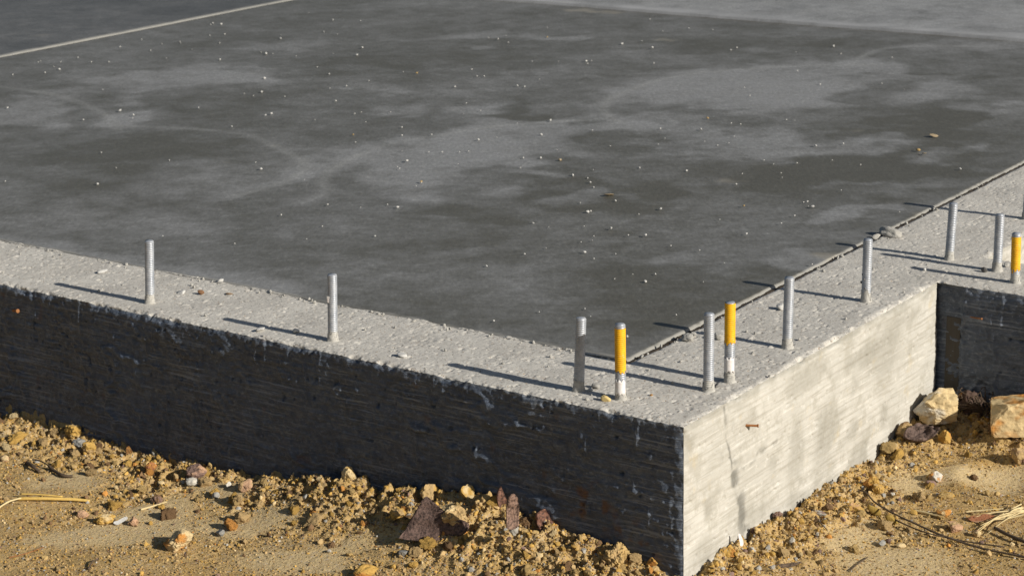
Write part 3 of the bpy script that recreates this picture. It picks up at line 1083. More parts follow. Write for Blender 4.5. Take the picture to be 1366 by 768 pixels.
# stones one can tell apart: (name, label, category, u, v, width px, height px, colour, second colour, angularity, seed)
HERO = [
    ('stone', 'pale yellow stone with an orange face alone on the smooth sand', 'stone', 239, 720, 40, 30, 'pale', 'orange', 6),
    ('stone', 'large rounded cream stone leaning in the inner wall corner', 'stone', 1247, 540, 60, 48, 'pale', 'white', 9),
    ('stone', 'large square cut cream stone block at the right frame edge by the return wall', 'stone', 1350, 552, 66, 54, 'pale', 'orange', 4),
    ('stone', 'upright pale yellow stone with a lit edge on the soil ridge by the dark wall', 'stone', 467, 636, 22, 28, 'pale', 'ochre', 7),
    ('soil_clod', 'round tan clod resting against the foot of the dark wall', 'soil clod', 574, 656, 28, 24, 'tan', 'ochre', 3),
    ('stone', 'tall knobbly yellow stone left of the big pitted clod', 'stone', 624, 660, 20, 28, 'ochre', 'pale', 5),
    ('soil_clod', 'big pitted tan clod left of the two bark pieces', 'soil clod', 646, 674, 38, 36, 'tan', 'sand', 2),
    ('soil_clod', 'rough sandy clod just above the large dark bark plate', 'soil clod', 605, 684, 36, 28, 'tan', 'pale', 2),
    ('soil_clod', 'cube shaped ochre clod in the soil ridge left of the bark plate', 'soil clod', 531, 683, 22, 20, 'ochre', 'tan', 4),
    ('stone', 'pale yellow flat stone below the small grey pebble and bark', 'stone', 681, 733, 24, 18, 'pale', 'ochre', 6),
    ('stone', 'yellow orange stone cut by the bottom edge of the picture', 'stone', 488, 760, 34, 18, 'ochre', 'orange', 6),
    ('pebble', 'whitish grey pebble lying below the large dark bark plate', 'pebble', 597, 737, 9, 9, 'white', 'grey', 5),
    ('pebble', 'round grey pebble leaning on the upright bark piece', 'pebble', 686, 706, 13, 15, 'grey', 'grey', 3),
    ('pebble', 'dark red brown pebble in the sand left of the cube shaped clod', 'pebble', 457, 702, 11, 9, 'red', 'brown', 3),
    ('pebble', 'dark grey pebble in shade left of the bark plate tip', 'pebble', 538, 737, 14, 9, 'slate', 'grey', 4),
    ('stone', 'pinkish tan stone in the ridge below the cube shaped clod', 'stone', 543, 695, 14, 13, 'pink', 'tan', 4),
    ('soil_clod', 'broad crumbly clod mound at the foot of the wall near the corner', 'soil clod', 824, 742, 40, 34, 'sand', 'tan', 2),
    ('stone', 'bright ochre stone nearest the wall corner on the shaded side', 'stone', 870, 749, 16, 12, 'ochre', 'orange', 5),
    ('stone', 'pale stone shard against the foot of the dark wall near the corner', 'stone', 775, 717, 14, 11, 'pale', 'ochre', 6),
    ('stone', 'greyish pink rough stone behind the white edged pebble', 'stone', 262, 629, 30, 20, 'purple', 'pink', 4),
    ('pebble', 'flat whitish grey pebble before the greyish pink stone', 'pebble', 258, 642, 20, 11, 'white', 'grey', 5),
    ('stone', 'red brown stone left of the greyish pink stone', 'stone', 202, 622, 16, 14, 'red', 'orange', 5),
    ('soil_clod', 'lumpy bright ochre clod by the dark wall at the far left', 'soil clod', 97, 575, 24, 18, 'ochre', 'pale', 2),
    ('stone', 'flat slate grey stone beside a yellow clod at the left', 'stone', 107, 591, 20, 12, 'slate', 'grey', 7),
    ('soil_clod', 'flat yellow clod touching the slate grey stone', 'soil clod', 119, 596, 20, 14, 'ochre', 'tan', 3),
    ('soil_clod', 'ochre clod with a pale top near the end of the yellow cane', 'soil clod', 142, 691, 26, 16, 'ochre', 'pale', 4),
    ('stone', 'pinkish stone below the middle of the yellow cane', 'stone', 111, 685, 16, 12, 'pink', 'tan', 4),
    ('stone', 'brown stone with a dark side right of the white chip', 'stone', 179, 695, 14, 12, 'pink', 'brown', 6),
    ('soil_clod', 'dark brown clod above the pale wooden splinter', 'soil clod', 210, 665, 17, 13, 'brown', 'purple', 2),
    ('pebble', 'bluish grey pebble in the sand right of the pale wooden splinter', 'pebble', 288, 660, 11, 10, 'grey', 'slate', 4),
    ('pebble', 'grey pebble right of the lone pale yellow stone', 'pebble', 294, 710, 14, 10, 'slate', 'grey', 4),
    ('pebble', 'small white pebble in the ridge below the dark wall', 'pebble', 305, 646, 8, 8, 'white', 'white', 3),
    ('stone', 'tan pink stone in the ridge right of the small white pebble', 'stone', 328, 647, 20, 16, 'pink', 'tan', 5),
    ('pebble', 'pale pink pebble at the left edge of the soil', 'pebble', 7, 611, 12, 9, 'pink', 'pale', 4),
    ('stone', 'brown stone at the left foot of the large cream stone', 'stone', 1206, 574, 24, 24, 'tan', 'brown', 4),
    ('stone', 'ochre stone below the large rounded cream stone', 'stone', 1260, 582, 18, 20, 'ochre', 'orange', 4),
    ('pebble', 'small yellow pebble wedged between cream stone and root clump', 'pebble', 1276, 533, 9, 10, 'pale', 'pale', 3),
    ('stone', 'dark rust stone near the top of the root clump', 'stone', 1283, 529, 13, 10, 'orange', 'red', 4),
    ('stone', 'small white faced stone with an orange side on the smooth sand', 'stone', 1248, 635, 20, 16, 'white', 'orange', 6),
    ('pebble', 'purple brown pebble in front of the white faced stone', 'pebble', 1242, 644, 16, 8, 'purple', 'purple', 4),
    ('pebble', 'bright white pebble alone on the sand below the side wall', 'pebble', 1191, 659, 6, 5, 'white', 'white', 3),
    ('soil_clod', 'rust orange clod on the sand near the pale side wall', 'soil clod', 1161, 642, 22, 18, 'orange', 'ochre', 3),
    ('stone', 'flat pink sandstone chip left of the dark root', 'stone', 1141, 677, 24, 14, 'pink', 'ochre', 8),
    ('stone', 'pinkish blocky stone above the dark root', 'stone', 1275, 702, 18, 17, 'pink', 'tan', 6),
    ('pebble', 'tan pebble right of the pinkish blocky stone', 'pebble', 1303, 711, 11, 11, 'pale', 'pink', 4),
    ('brick_shard', 'long red pink brick shard under the straw tuft', 'brick shard', 1309, 691, 38, 11, 'red', 'pink', 8),
    ('stone', 'orange ochre stone at the end of the tan twig', 'stone', 1259, 683, 20, 13, 'orange', 'pale', 5),
    ('stone', 'small pale flat stone below the dark root on the sand', 'stone', 1202, 727, 13, 6, 'pale', 'pale', 5),
    ('pebble', 'bluish grey pebble left of the small pale flat stone', 'pebble', 1176, 724, 11, 9, 'slate', 'grey', 5),
    ('pebble', 'dark brown pebble beside the ochre spikes of the root', 'pebble', 1187, 711, 10, 7, 'brown', 'brown', 3),
    ('stone', 'grey flat stone flake on the soil by the pale wall', 'stone', 1093, 683, 20, 7, 'grey', 'purple', 7),
    ('soil_clod', 'dark reddish clod at the foot of the pale side wall', 'soil clod', 1037, 686, 14, 11, 'purple', 'brown', 3),
    ('stone', 'yellow orange stone at the foot of the sunlit wall near the corner', 'stone', 973, 735, 20, 16, 'ochre', 'orange', 5),
    ('stone', 'tan yellow stone left of the yellow orange stone by the corner', 'stone', 959, 752, 18, 14, 'pale', 'ochre', 5),
    ('stone', 'grey brown boulder with a dark hollow at the right edge', 'stone', 1359, 606, 22, 26, 'tan', 'purple', 4),
    ('stone', 'brown crumbly stone under the square cream block', 'stone', 1338, 584, 30, 20, 'sand', 'brown', 3),
    ('soil_clod', 'ochre clod between the rust clod and the pale wall', 'soil clod', 1172, 652, 16, 13, 'ochre', 'tan', 3),
    ('stone', 'olive tan stone above the smooth sand in the right hand soil', 'stone', 1262, 660, 24, 9, 'sand', 'ochre', 4),
]
for i, (nm, lab, cat, u, v, wpx, hpx, c1, c2, ang) in enumerate(HERO):
    sv, sf = rock_shape(5 if wpx > 34 else 4, 3000 + i * 7, ang + 2, .19 if nm != 'soil_clod' else .30, .42, .22 if ang > 3 else .35)
    P = on_ground(u, v + hpx * .38)
    m = pxm(P)
    sx, sz = wpx / m / 2, hpx / m / 2 * 1.02
    sy = min(sx, sz * 1.25)
    if 'square cut' in lab:  # a blocky stone with chipped faces
        sv = ICO[5][0] * 1.75
        rq = np.random.default_rng(5)
        for nn in ((1, 0, 0), (-1, 0, 0), (0, 1, 0), (0, -1, 0), (0, 0, 1), (0, 0, -1), (1, -1, 1), (-1, -1, .8), (1, -.6, -1), (-1, 0, -1)):
            nn = np.array(nn, float); dn = 1.0 if np.abs(nn).sum() < 1.5 else 1.42
            nn = nn / np.linalg.norm(nn) + rq.normal(0, .10, 3); nn /= np.linalg.norm(nn)
            hh = sv @ nn - dn
            sv = sv - np.outer(np.where(hh > 0, hh, 0), nn)
        sv = sv * (1 + .10 * fbm(sv, 1.7, 5, 77, .62))[:, None]
        sv = (sv - (sv.max(0) + sv.min(0)) / 2); sv = sv / np.abs(sv).max(0)
    me = mesh_np(nm, sv, sf, smooth=nm == 'pebble')
    t = sstep(-.05, .35, fbm(sv + i * 3.1, 1.3, 3, 500 + i))[:, None]
    col = np.array(PAL[c1]) * (1 - t) + np.array(PAL[c2]) * t
    set_col(me, col)
    o = link(nm, me, MSA)
    C = np.array([P[0], P[1], P[2] + sz * .72])
    if u > 912 and P[0] < sx * .8:
        C = at_x(u, v, sx * .8)
    elif u <= 912 and C[1] > -sy * .8:
        C = at_y(u, v, -sy * .8)
    if u > 912 and C[1] > YR - sy * .9:
        C = at_y(u, v, YR - sy * .9)
    o.location = C
    o.scale = (sx, sy, sz)
    o.rotation_euler = (random.uniform(-.12, .12), random.uniform(-.15, .15), YAW + random.uniform(-.3, .3))
    # scale is applied in the stone's own axes, so noise in the material keeps the stone's size
    me.transform(Matrix.Diagonal((sx, sy, sz, 1)))
    o.scale = (1, 1, 1)
    tag(o, lab, cat)


# ------------------------------------------------------------------ twigs, bark, straw, nails
def tube(pts, radii, seg=8, wob=.0, seed=0, cap=True):
    pts = np.array(pts, float)
    n = len(pts)
    T = np.gradient(pts, axis=0)
    T /= np.linalg.norm(T, axis=1)[:, None]
    ref = np.array([0, 0, 1.]) if abs(T[0][2]) < .9 else np.array([1., 0, 0])
    A = np.cross(T, ref); A /= np.linalg.norm(A, axis=1)[:, None]
    B = np.cross(A, T)
    V = []
    for k_ in range(seg):
        a = 2 * math.pi * k_ / seg
        rr = np.array(radii) * (1 + wob * fbm(pts * 1.0 + k_ * 5.1, 120, 2, seed))
        V.append(pts + (A * math.cos(a) + B * math.sin(a)) * rr[:, None])
    V = np.stack(V, 1).reshape(-1, 3)
    F = []
    for i_ in range(n - 1):
        for k_ in range(seg):
            a, b = i_ * seg + k_, i_ * seg + (k_ + 1) % seg
            F.append((a, b, b + seg, a + seg))
    base = len(V)
    V = np.vstack([V, pts[0], pts[-1]])
    for k_ in range(seg):
        F.append((base, (k_ + 1) % seg, k_, k_))
        F.append((base + 1, (n - 1) * seg + k_, (n - 1) * seg + (k_ + 1) % seg, (n - 1) * seg + (k_ + 1) % seg))
    tri = [f for f in F]
    return V, tri


def mesh_py(name, V, F, smooth=True):
    me = bpy.data.meshes.new(name)
    FF = [tuple(dict.fromkeys(int(q) for q in f)) for f in F]
    me.from_pydata([tuple(map(float, q)) for q in V], [], FF)
    me.update()
    me.polygons.foreach_set('use_smooth', [smooth] * len(me.polygons))
    return me


def join(parts):
    VV, FF, off = [], [], 0
    for V, F in parts:
        VV.append(np.asarray(V)); FF += [tuple(int(q) + off for q in f) for f in F]
        off += len(V)
    return np.vstack(VV), FF


def resample(pts, n):
    pts = np.array(pts, float)
    t = np.linspace(0, len(pts) - 1, n)
    out = []
    for q in t:
        i_ = min(int(q), len(pts) - 2); f = q - i_
        p0, p1, p2, p3 = pts[max(i_ - 1, 0)], pts[i_], pts[i_ + 1], pts[min(i_ + 2, len(pts) - 1)]
        out.append(.5 * ((2 * p1) + (-p0 + p2) * f + (2 * p0 - 5 * p1 + 4 * p2 - p3) * f * f + (-p0 + 3 * p1 - 3 * p2 + p3) * f ** 3))
    return np.array(out)


def stick(name, uvh, r_a, r_b, mat, label, cat, n=24, wob=.25, seg=8, extra=()):
    """uvh: pixel along the stick and its height above the ground in metres"""
    P = resample([on_ground(u, v) + np.array([0, 0, h]) for u, v, h in uvh], n)
    c = P[0].copy()
    parts = [tube(P - c, np.linspace(r_a, r_b, n), seg, wob, len(label))]
    for ex, ra, rb in extra:
        Q = resample([on_ground(u, v) + np.array([0, 0, h]) for u, v, h in ex], 14)
        parts.append(tube(Q - c, np.linspace(ra, rb, 14), 6, wob, 3))
    o = link(name, mesh_py(name, *join(parts)), mat)
    o.location = c
    return tag(o, label, cat)


stick('cane', [(24, 668, .006), (60, 669, .008), (95, 670, .008), (120, 671, .006)], .0042, .0036, MWOODY, 'flat yellow split cane lying on the sand at the left', 'cane', wob=.15,
      extra=[([(28, 664, .010), (55, 666, .012), (84, 668, .011)], .0025, .002)])
stick('splinter', [(-4, 682, .006), (12, 673, .008), (30, 668, .008)], .0022, .0018, MSTRAW, 'thin pale straw stalk behind the left end of the yellow cane', 'straw stalk')
stick('splinter', [(188, 681, .003), (205, 676, .003), (223, 671, .004)], .0022, .0018, MSTRAW, 'short pale wooden splinter on the sand under the dark brown clod', 'splinter')
stick('twig', [(36, 619, .004), (44, 626, .008), (53, 631, .004)], .005, .0035, MTWIG, 'short thick dark twig, upper one of two on the left sand', 'twig')
stick('twig', [(66, 626, .008), (74, 632, .007), (84, 637, .006), (97, 637, .004)], .0042, .0035, MTWIG, 'curved dark twig, lower one of two on the left sand', 'twig', extra=[([(44, 619, .012), (55, 622, .014), (68, 628, .010)], .0018, .0018)])
stick('root', [(1148, 655, .004), (1156, 668, .018), (1168, 683, .022), (1190, 695, .020), (1220, 707, .016), (1260, 722, .012), (1310, 736, .009), (1372, 747, .006)], .0017, .0025, MTWIG,
      'long thin dark root lying in a curve across the right hand sand', 'root', n=50, wob=.35,
      extra=[([(1190, 698, .012), (1230, 714, .010), (1280, 726, .010), (1340, 735, .01)], .0017, .0014)])
stick('twig', [(1220, 683, .004), (1237, 687, .005), (1258, 692, .004)], .0032, .0026, MSTRAW, 'straight tan twig left of the orange ochre stone', 'twig')
stick('twig', [(1326, 710, .012), (1345, 719, .010), (1372, 729, .008)], .0038, .0042, MTWIG, 'thick brown twig under the straw tuft at the right edge', 'twig')
stick('straw_stalk', [(1288, 688, .010), (1310, 687, .012), (1338, 686, .014)], .0014, .001, MSTRAW, 'thin white straw stalk along the top of the brick shard', 'straw stalk')
stick('twig', [(1088, 690, .004), (1094, 700, .006), (1104, 709, .004)], .0016, .0012, MTWIG, 'small dark curved twig below the grey stone flake', 'twig')
stick('twig', [(1157, 744, .002), (1146, 752, .003), (1134, 762, .003)], .0016, .0012, MTWIG, 'small dark twig on the sand at the bottom right of the corner', 'twig')
stick('twig', [(118, 760, .003), (124, 752, .007), (132, 748, .004)], .0022, .0016, MTWIG, 'small curled dark twig at the bottom left of the soil', 'twig')
stick('twig', [(12, 745, .003), (35, 740, .004), (58, 731, .003)], .0014, .001, MRUST, 'thin reddish stalk in the bottom left corner of the soil', 'twig')

# ochre spikes standing on the root
for (u, v, w_, h_, lab) in ((1166, 680, 16, 17, 'upper pointed ochre wood chip standing on the dark root'), (1189, 693, 14, 15, 'lower pointed ochre wood chip standing on the dark root')):
    P = on_ground(u, v + h_ * .4); m = pxm(P)
    sv, sf = rock_shape(3, int(u), 9, .05, .4, .2)
    sv = sv * np.array([w_, w_ * .45, h_]) / m / 2
    sv[:, 0] += sv[:, 2] * -.5
    me = mesh_np('wood_chip', sv, sf); set_col(me, np.tile((.30, .20, .05), (len(sv), 1)))
    o = link('wood_chip', me, MSA); o.location = (P[0], P[1], P[2] + h_ / m * .45); o.rotation_euler = (0, 0, YAW)
    tag(o, lab, 'wood chip')

# straw tuft
parts = []
c = on_ground(1352, 700)
rr = np.random.default_rng(9)
for i_ in range(11):
    a0 = on_ground(1366 + rr.uniform(-8, 14), 685 + rr.uniform(-14, 12))
    u1, v1 = 1312 + rr.uniform(-8, 52), 690 + rr.uniform(-22, 34)
    if i_ < 8:
        u1, v1 = 1300 + rr.uniform(-2, 22), 700 + rr.uniform(-8, 18)
    b0 = on_ground(u1, v1)
    mid = (a0 + b0) / 2 + np.array([0, 0, rr.uniform(.008, .022)]) + rr.normal(0, .004, 3)
    Q = resample([a0 + [0, 0, rr.uniform(.006, .024)], mid, b0 + [0, 0, rr.uniform(.004, .012)]], 9)
    parts.append(tube(Q - c, np.linspace(.0021, .0007, 9) * rr.uniform(.7, 1.4), 5))
o = link('straw_tuft', mesh_py('straw_tuft', *join(parts)), MSTRAW); o.location = c
tag(o, 'tuft of dry pale straw at the right edge of the soil', 'straw tuft')

# root clump between the two large stones
P = on_ground(1296, 560); m = pxm(P)
root = thing('root_clump', 'dark tangled root clump between the two large cream stones', 'root clump', tuple(P))
sv, sf = rock_shape(4, 777, 4, .35, .6, .4)
me = mesh_np('soil_lump', sv * np.array([16, 15, 21]) / m + np.array([0, 0, 20 / m]), sf); set_col(me, np.tile((.10, .065, .05), (len(sv), 1)))
link('soil_lump', me, MSA, root)
parts = []
for i_ in range(34):
    a = rr.uniform(0, 6.28); b = a + rr.uniform(.6, 2.2)
    q = lambda t, rad, h: np.array([math.cos(t) * rad, math.sin(t) * rad * .7, h])
    ra = rr.uniform(16, 27) / m
    parts.append(tube(resample([q(a, ra, rr.uniform(2, 40) / m), q((a + b) / 2, ra * 1.15, rr.uniform(10, 48) / m), q(b, ra, rr.uniform(0, 36) / m)], 9), np.linspace(.0016, .0008, 9), 5))
for i_ in range(10):
    x0 = rr.uniform(8, 36) / m
    parts.append(tube(resample([np.array([x0 * .5, -.01, rr.uniform(20, 38) / m]), np.array([x0, -.016, rr.uniform(22, 32) / m]), np.array([x0 * 1.1, -.02, 2 / m])], 8), np.linspace(.0016, .0009, 8), 5))
link('rootlets', mesh_py('rootlets', *join(parts)), MTWIG, root)


def plate(name, u, v, outline, thick, lean, yaw, col, label, cat, mat=MB, curl=.15, up=0.0):
    """bark piece: an uneven plate of real thickness. outline in px about (u, v) gives its width and height"""
    P = on_ground(u, v); m = pxm(P)
    if P[0] < 0 and P[1] > -.02:
        P = at_y(u, v, -.02)
    O = np.array(outline, float) / m
    xs_, zs_ = O[:, 0], O[:, 1]
    nu, nv = 26, 16
    Vf = []
    n_ = len(O)
    half = n_ // 2
    low = O[:half + 1]; high = np.vstack([O[0:1], O[:half:-1], O[half:half + 1]])
    lo, hi = resample(low, nu), resample(high, nu)
    for i_ in range(nu):
        for j_ in range(nv):
            t = j_ / (nv - 1)
            Vf.append(lo[i_] * (1 - t) + hi[i_] * t)
    Vf = np.array(Vf)
    wdt = max(np.ptp(xs_), np.ptp(zs_))
    cen = Vf - Vf.mean(0)
    bow = -curl * (cen ** 2).sum(1) / wdt
    P3 = np.stack([Vf[:, 0], bow, Vf[:, 1]], 1)
    nz = fbm(P3 + u, 60, 3, int(u)) * thick * .9 + fbm(P3 + u, 1, 3, 5, .5, (40, 40, 260)) * thick * .6
    A = P3.copy(); A[:, 1] += nz - thick / 2
    B_ = P3.copy(); B_[:, 1] += nz * .5 + thick / 2
    V = np.vstack([A, B_])
    F = []
    for i_ in range(nu - 1):
        for j_ in range(nv - 1):
            a = i_ * nv + j_
            F.append((a, a + nv, a + nv + 1, a + 1)); b = a + nu * nv
            F.append((b, b + 1, b + nv + 1, b + nv))
    idx_ = np.arange(nu * nv).reshape(nu, nv)
    ring_ = np.concatenate([idx_[:, 0], idx_[-1, 1:], idx_[-2::-1, -1], idx_[0, -2:0:-1]])
    for a, b in zip(ring_, np.roll(ring_, -1)):
        F.append((a, a + nu * nv, b + nu * nv, b))
    o = link(name, mesh_py(name, V, F), mat)
    o.location = (P[0], P[1], P[2] + up)
    o.rotation_euler = (lean, 0, YAW + yaw)
    o.color = (*col, 1)
    return tag(o, label, cat)


plate('bark_plate', 584, 731, [(-50, -6), (-20, -8), (5, -4), (36, 6), (42, 20), (22, 28), (-6, 38), (-18, 52), (-28, 38), (-40, 16)], .009, -.42, -.25, (.17, .11, .09),
      'large dark brown triangular bark plate tilted in the soil ridge', 'bark plate', up=.026)
plate('bark_piece', 684, 712, [(-9, 0), (-3, -2), (4, -1), (8, 4), (10, 22), (8, 40), (3, 46), (-4, 42), (-7, 26), (-8, 12)], .007, -.15, .2, (.30, .19, .14),
      'upright pinkish brown bark piece with a grey pebble at its foot', 'bark piece', curl=.3, up=.016)
plate('bark_piece', 672, 690, [(-4, 0), (0, -2), (4, 0), (6, 8), (3, 22), (-3, 38), (-6, 34), (-9, 24), (-7, 12), (-5, 5)], .006, -.05, .3, (.24, .12, .08),
      'thin pointed reddish bark sliver behind the upright bark piece', 'bark piece', curl=.3, up=.010)
plate('bark_piece', 728, 706, [(-10, 2), (-4, -2), (4, -3), (11, 0), (9, 10), (4, 22), (0, 28), (-6, 26), (-12, 22), (-12, 12)], .010, -.3, .4, (.25, .12, .08),
      'short reddish bark lump against the foot of the dark wall', 'bark piece', curl=.5)
plate('bark_piece', 173, 613, [(-4, 0), (0, -1), (3, 1), (5, 8), (3, 15), (0, 20), (-3, 18), (-4, 12), (-5, 7), (-5, 3)], .004, -.1, .3, (.36, .17, .04),
      'small upright orange brown leaf chip by the dark wall at the left', 'leaf chip', curl=.4)
plate('bark_piece', 1225, 590, [(-20, 2), (-8, -4), (6, -4), (22, 2), (26, 10), (16, 16), (4, 20), (-6, 18), (-14, 14), (-20, 8)], .014, -.7, .1, (.16, .11, .09),
      'dark purple brown bark chunk below the large cream stone', 'bark piece', curl=.6, up=.008)
plate('bark_piece', 1050, 757, [(-20, 0), (-8, -2), (8, -1), (20, 2), (18, 4), (6, 5), (-2, 5), (-10, 4), (-16, 3), (-20, 2)], .003, -1.2, .2, (.16, .11, .07),
      'flat dark bark flake on the soil before the sunlit wall', 'bark flake', up=.004)
plate('plastic_shred', 989, 727, [(-2, 0), (0, -1), (2, 0), (3, 4), (2, 9), (-1, 16), (-4, 17), (-4, 12), (-3, 8), (-2, 4)], .0015, -.1, .3, (.75, .74, .72),
      'white torn shred standing at the foot of the sunlit wall', 'shred', mat=MPAPER)
plate('wood_chip', 160, 700, [(-8, 0), (-3, -2), (4, 2), (10, 6), (9, 9), (5, 8), (1, 6), (-3, 4), (-6, 3), (-8, 2)], .003, -.6, 0, (.6, .6, .58),
      'small whitish chip between the ochre clod and the brown stone', 'chip', mat=MCRUMB, up=.004)

# nails and chips fixed in the walls
def nail(P, d, length, rad, label, mat=MRUST):
    d = np.array(d, float); d /= np.linalg.norm(d)
    t = thing('nail', label, 'nail', tuple(P))
    pts = np.array([d * s for s in np.linspace(-.006, length, 8)])
    link('shank', mesh_py('shank', *tube(pts, [rad] * 8, 8, .2, 2)), mat, t)
    pts = np.array([d * s for s in (length - .001, length, length + .0015, length + .002)])
    link('head', mesh_py('head', *tube(pts, [rad * 1.2, rad * 1.45, rad * 1.45, rad * 1.1], 10)), mat, t)


nail(at_x(995, 567), (.72, .42, -.02), .024, .0026, 'rusty nail sticking out of the pale sunlit side wall')
nail(at_y(1297, 423, YR), (.85, -.2, .06), .026, .0018, 'pale rusty nail sticking out of the dark return wall')
nail(at_y(19, 414), (.9, -.3, .16), .022, .0036, 'orange rusty tie end sticking out of the dark front wall at the left')

# brown board in the rebate of the inner corner
def box_v(x0, x1, y0, y1, z0, z1):
    V = [(x, y, z) for z in (z0, z1) for y in (y0, y1) for x in (x0, x1)]
    F = [(0, 2, 3, 1), (4, 5, 7, 6), (0, 1, 5, 4), (2, 6, 7, 3), (0, 4, 6, 2), (1, 3, 7, 5)]
    return V, F


zt = at_y(1268, 424, YR)[2]
me = mesh_py('form_board', *box_v(.022, .058, YR + .010, YR + .04, -.5, zt), smooth=False)
tag(link('form_board', me, MBROWN), 'narrow brown timber board upright in the dark inner corner', 'board')

# ------------------------------------------------------------------ anchor bolts
RB = .0112
PITCH_T = .0044


def thread(z0, z1, rad, depth, ragged=0.0, seed=0, closed_top=True, lead=.006):
    seg = 28
    per = 6
    nz = int((z1 - z0) / PITCH_T * per)
    th = np.linspace(0, 2 * math.pi, seg, endpoint=False)
    V = []
    zz = np.linspace(z0, z1, nz + 1)
    for z in zz:
        ph = (z / PITCH_T - th / (2 * math.pi)) % 1.0
        prof = np.abs(ph * 2 - 1)
        prof = np.clip(prof * 1.5 - .25, 0, 1)
        rr_ = rad - depth * prof
        if closed_top:
            rr_ = rr_ - np.clip(1 - (z1 - z) / .003, 0, 1) * .0015
        V.append(np.stack([np.cos(th) * rr_, np.sin(th) * rr_, np.full(seg, z)], 1))
    V = np.array(V)
    if ragged:
        w = np.stack([np.cos(th) * 2, np.sin(th) * 2, np.full(seg, seed * 1.3)], 1)
        low = z0 + ragged * (.5 + .5 * fbm(w, 1.6, 3, seed))
        V[:, :, 2] = np.maximum(V[:, :, 2], low[None])
    V = V.reshape(-1, 3)
    F = []
    for i_ in range(nz):
        for k_ in range(seg):
            a, b = i_ * seg + k_, i_ * seg + (k_ + 1) % seg
            F.append((a, b, b + seg, a + seg))
    if closed_top:
        V = np.vstack([V, [(0, 0, z1 + .0003)]])
        for k_ in range(seg):
            F.append((len(V) - 1, nz * seg + k_, nz * seg + (k_ + 1) % seg))
    return V, F


def collar(seed, h=.016):
    seg, rows = 26, 9
    th = np.linspace(0, 2 * math.pi, seg, endpoint=False)
    V = []
    for j_ in range(rows):
        t = j_ / (rows - 1)
        rr_ = RB + .0006 + .0055 * (1 - t) ** 3
        C = np.stack([np.cos(th) * rr_, np.sin(th) * rr_, np.full(seg, -.006 + (h + .006) * t)], 1)
        C[:, :2] *= (1 + .22 * (1 - .6 * t) * fbm(C + seed * .37, 110, 3, seed))[:, None]
        hmod = 1 + 1.3 * fbm(np.stack([np.cos(th), np.sin(th), th * 0 + seed], 1), 1.3, 2, seed + 2)
        C[:, 2] = np.where(C[:, 2] > 0, C[:, 2] * hmod, C[:, 2])
        V.append(C)
    V = np.array(V).reshape(-1, 3)
    F = []
    for j_ in range(rows - 1):
        for k_ in range(seg):
            a, b = j_ * seg + k_, j_ * seg + (k_ + 1) % seg
            F.append((a, b, b + seg, a + seg))
    return V, F


ZBOLT = 'plain galvanised threaded anchor bolt '
BOLTS = [((200, 404), (199, 321), None, ZBOLT + 'standing alone nearest the left end of the front ledge'),
         ((444, 454), (443, 366), None, ZBOLT + 'with small white tag, middle of front ledge'),
         ((772, 520.5), (775, 424), None, ZBOLT + 'half in the shadow of the yellow topped bolt beside it'),
         ((828, 532), (827, 432), (.30, .95), 'yellow painted threaded bolt on the front ledge near the wall corner'),
         ((945, 520), (946, 418), None, ZBOLT + 'just left of the yellow bolt on the side ledge'),
         ((973, 508), (974, 403), (.43, 1.0), 'threaded bolt with yellow upper half, paired with a grey bolt beside the wall corner'),
         ((1050, 463), (1053, 370), None, ZBOLT + 'in the middle of the side ledge above the pale wall'),
         ((1155, 402), (1158, 319), None, ZBOLT + 'with dark mortar spots above the pale wall'),
         ((1266, 346), (1272, 271), None, ZBOLT + 'leaning right where the ledge meets the return wall'),
         ((1330, 361), (1334, 286), None, ZBOLT + 'on the return wall left of its short yellow bolt'),
         ((1354, 377), (1356, 311), (.16, .93), 'short yellow painted bolt on the return wall at the right'),
         ((1369, 292), (1375, 212), None, ZBOLT + 'cut by the right edge of the picture')]
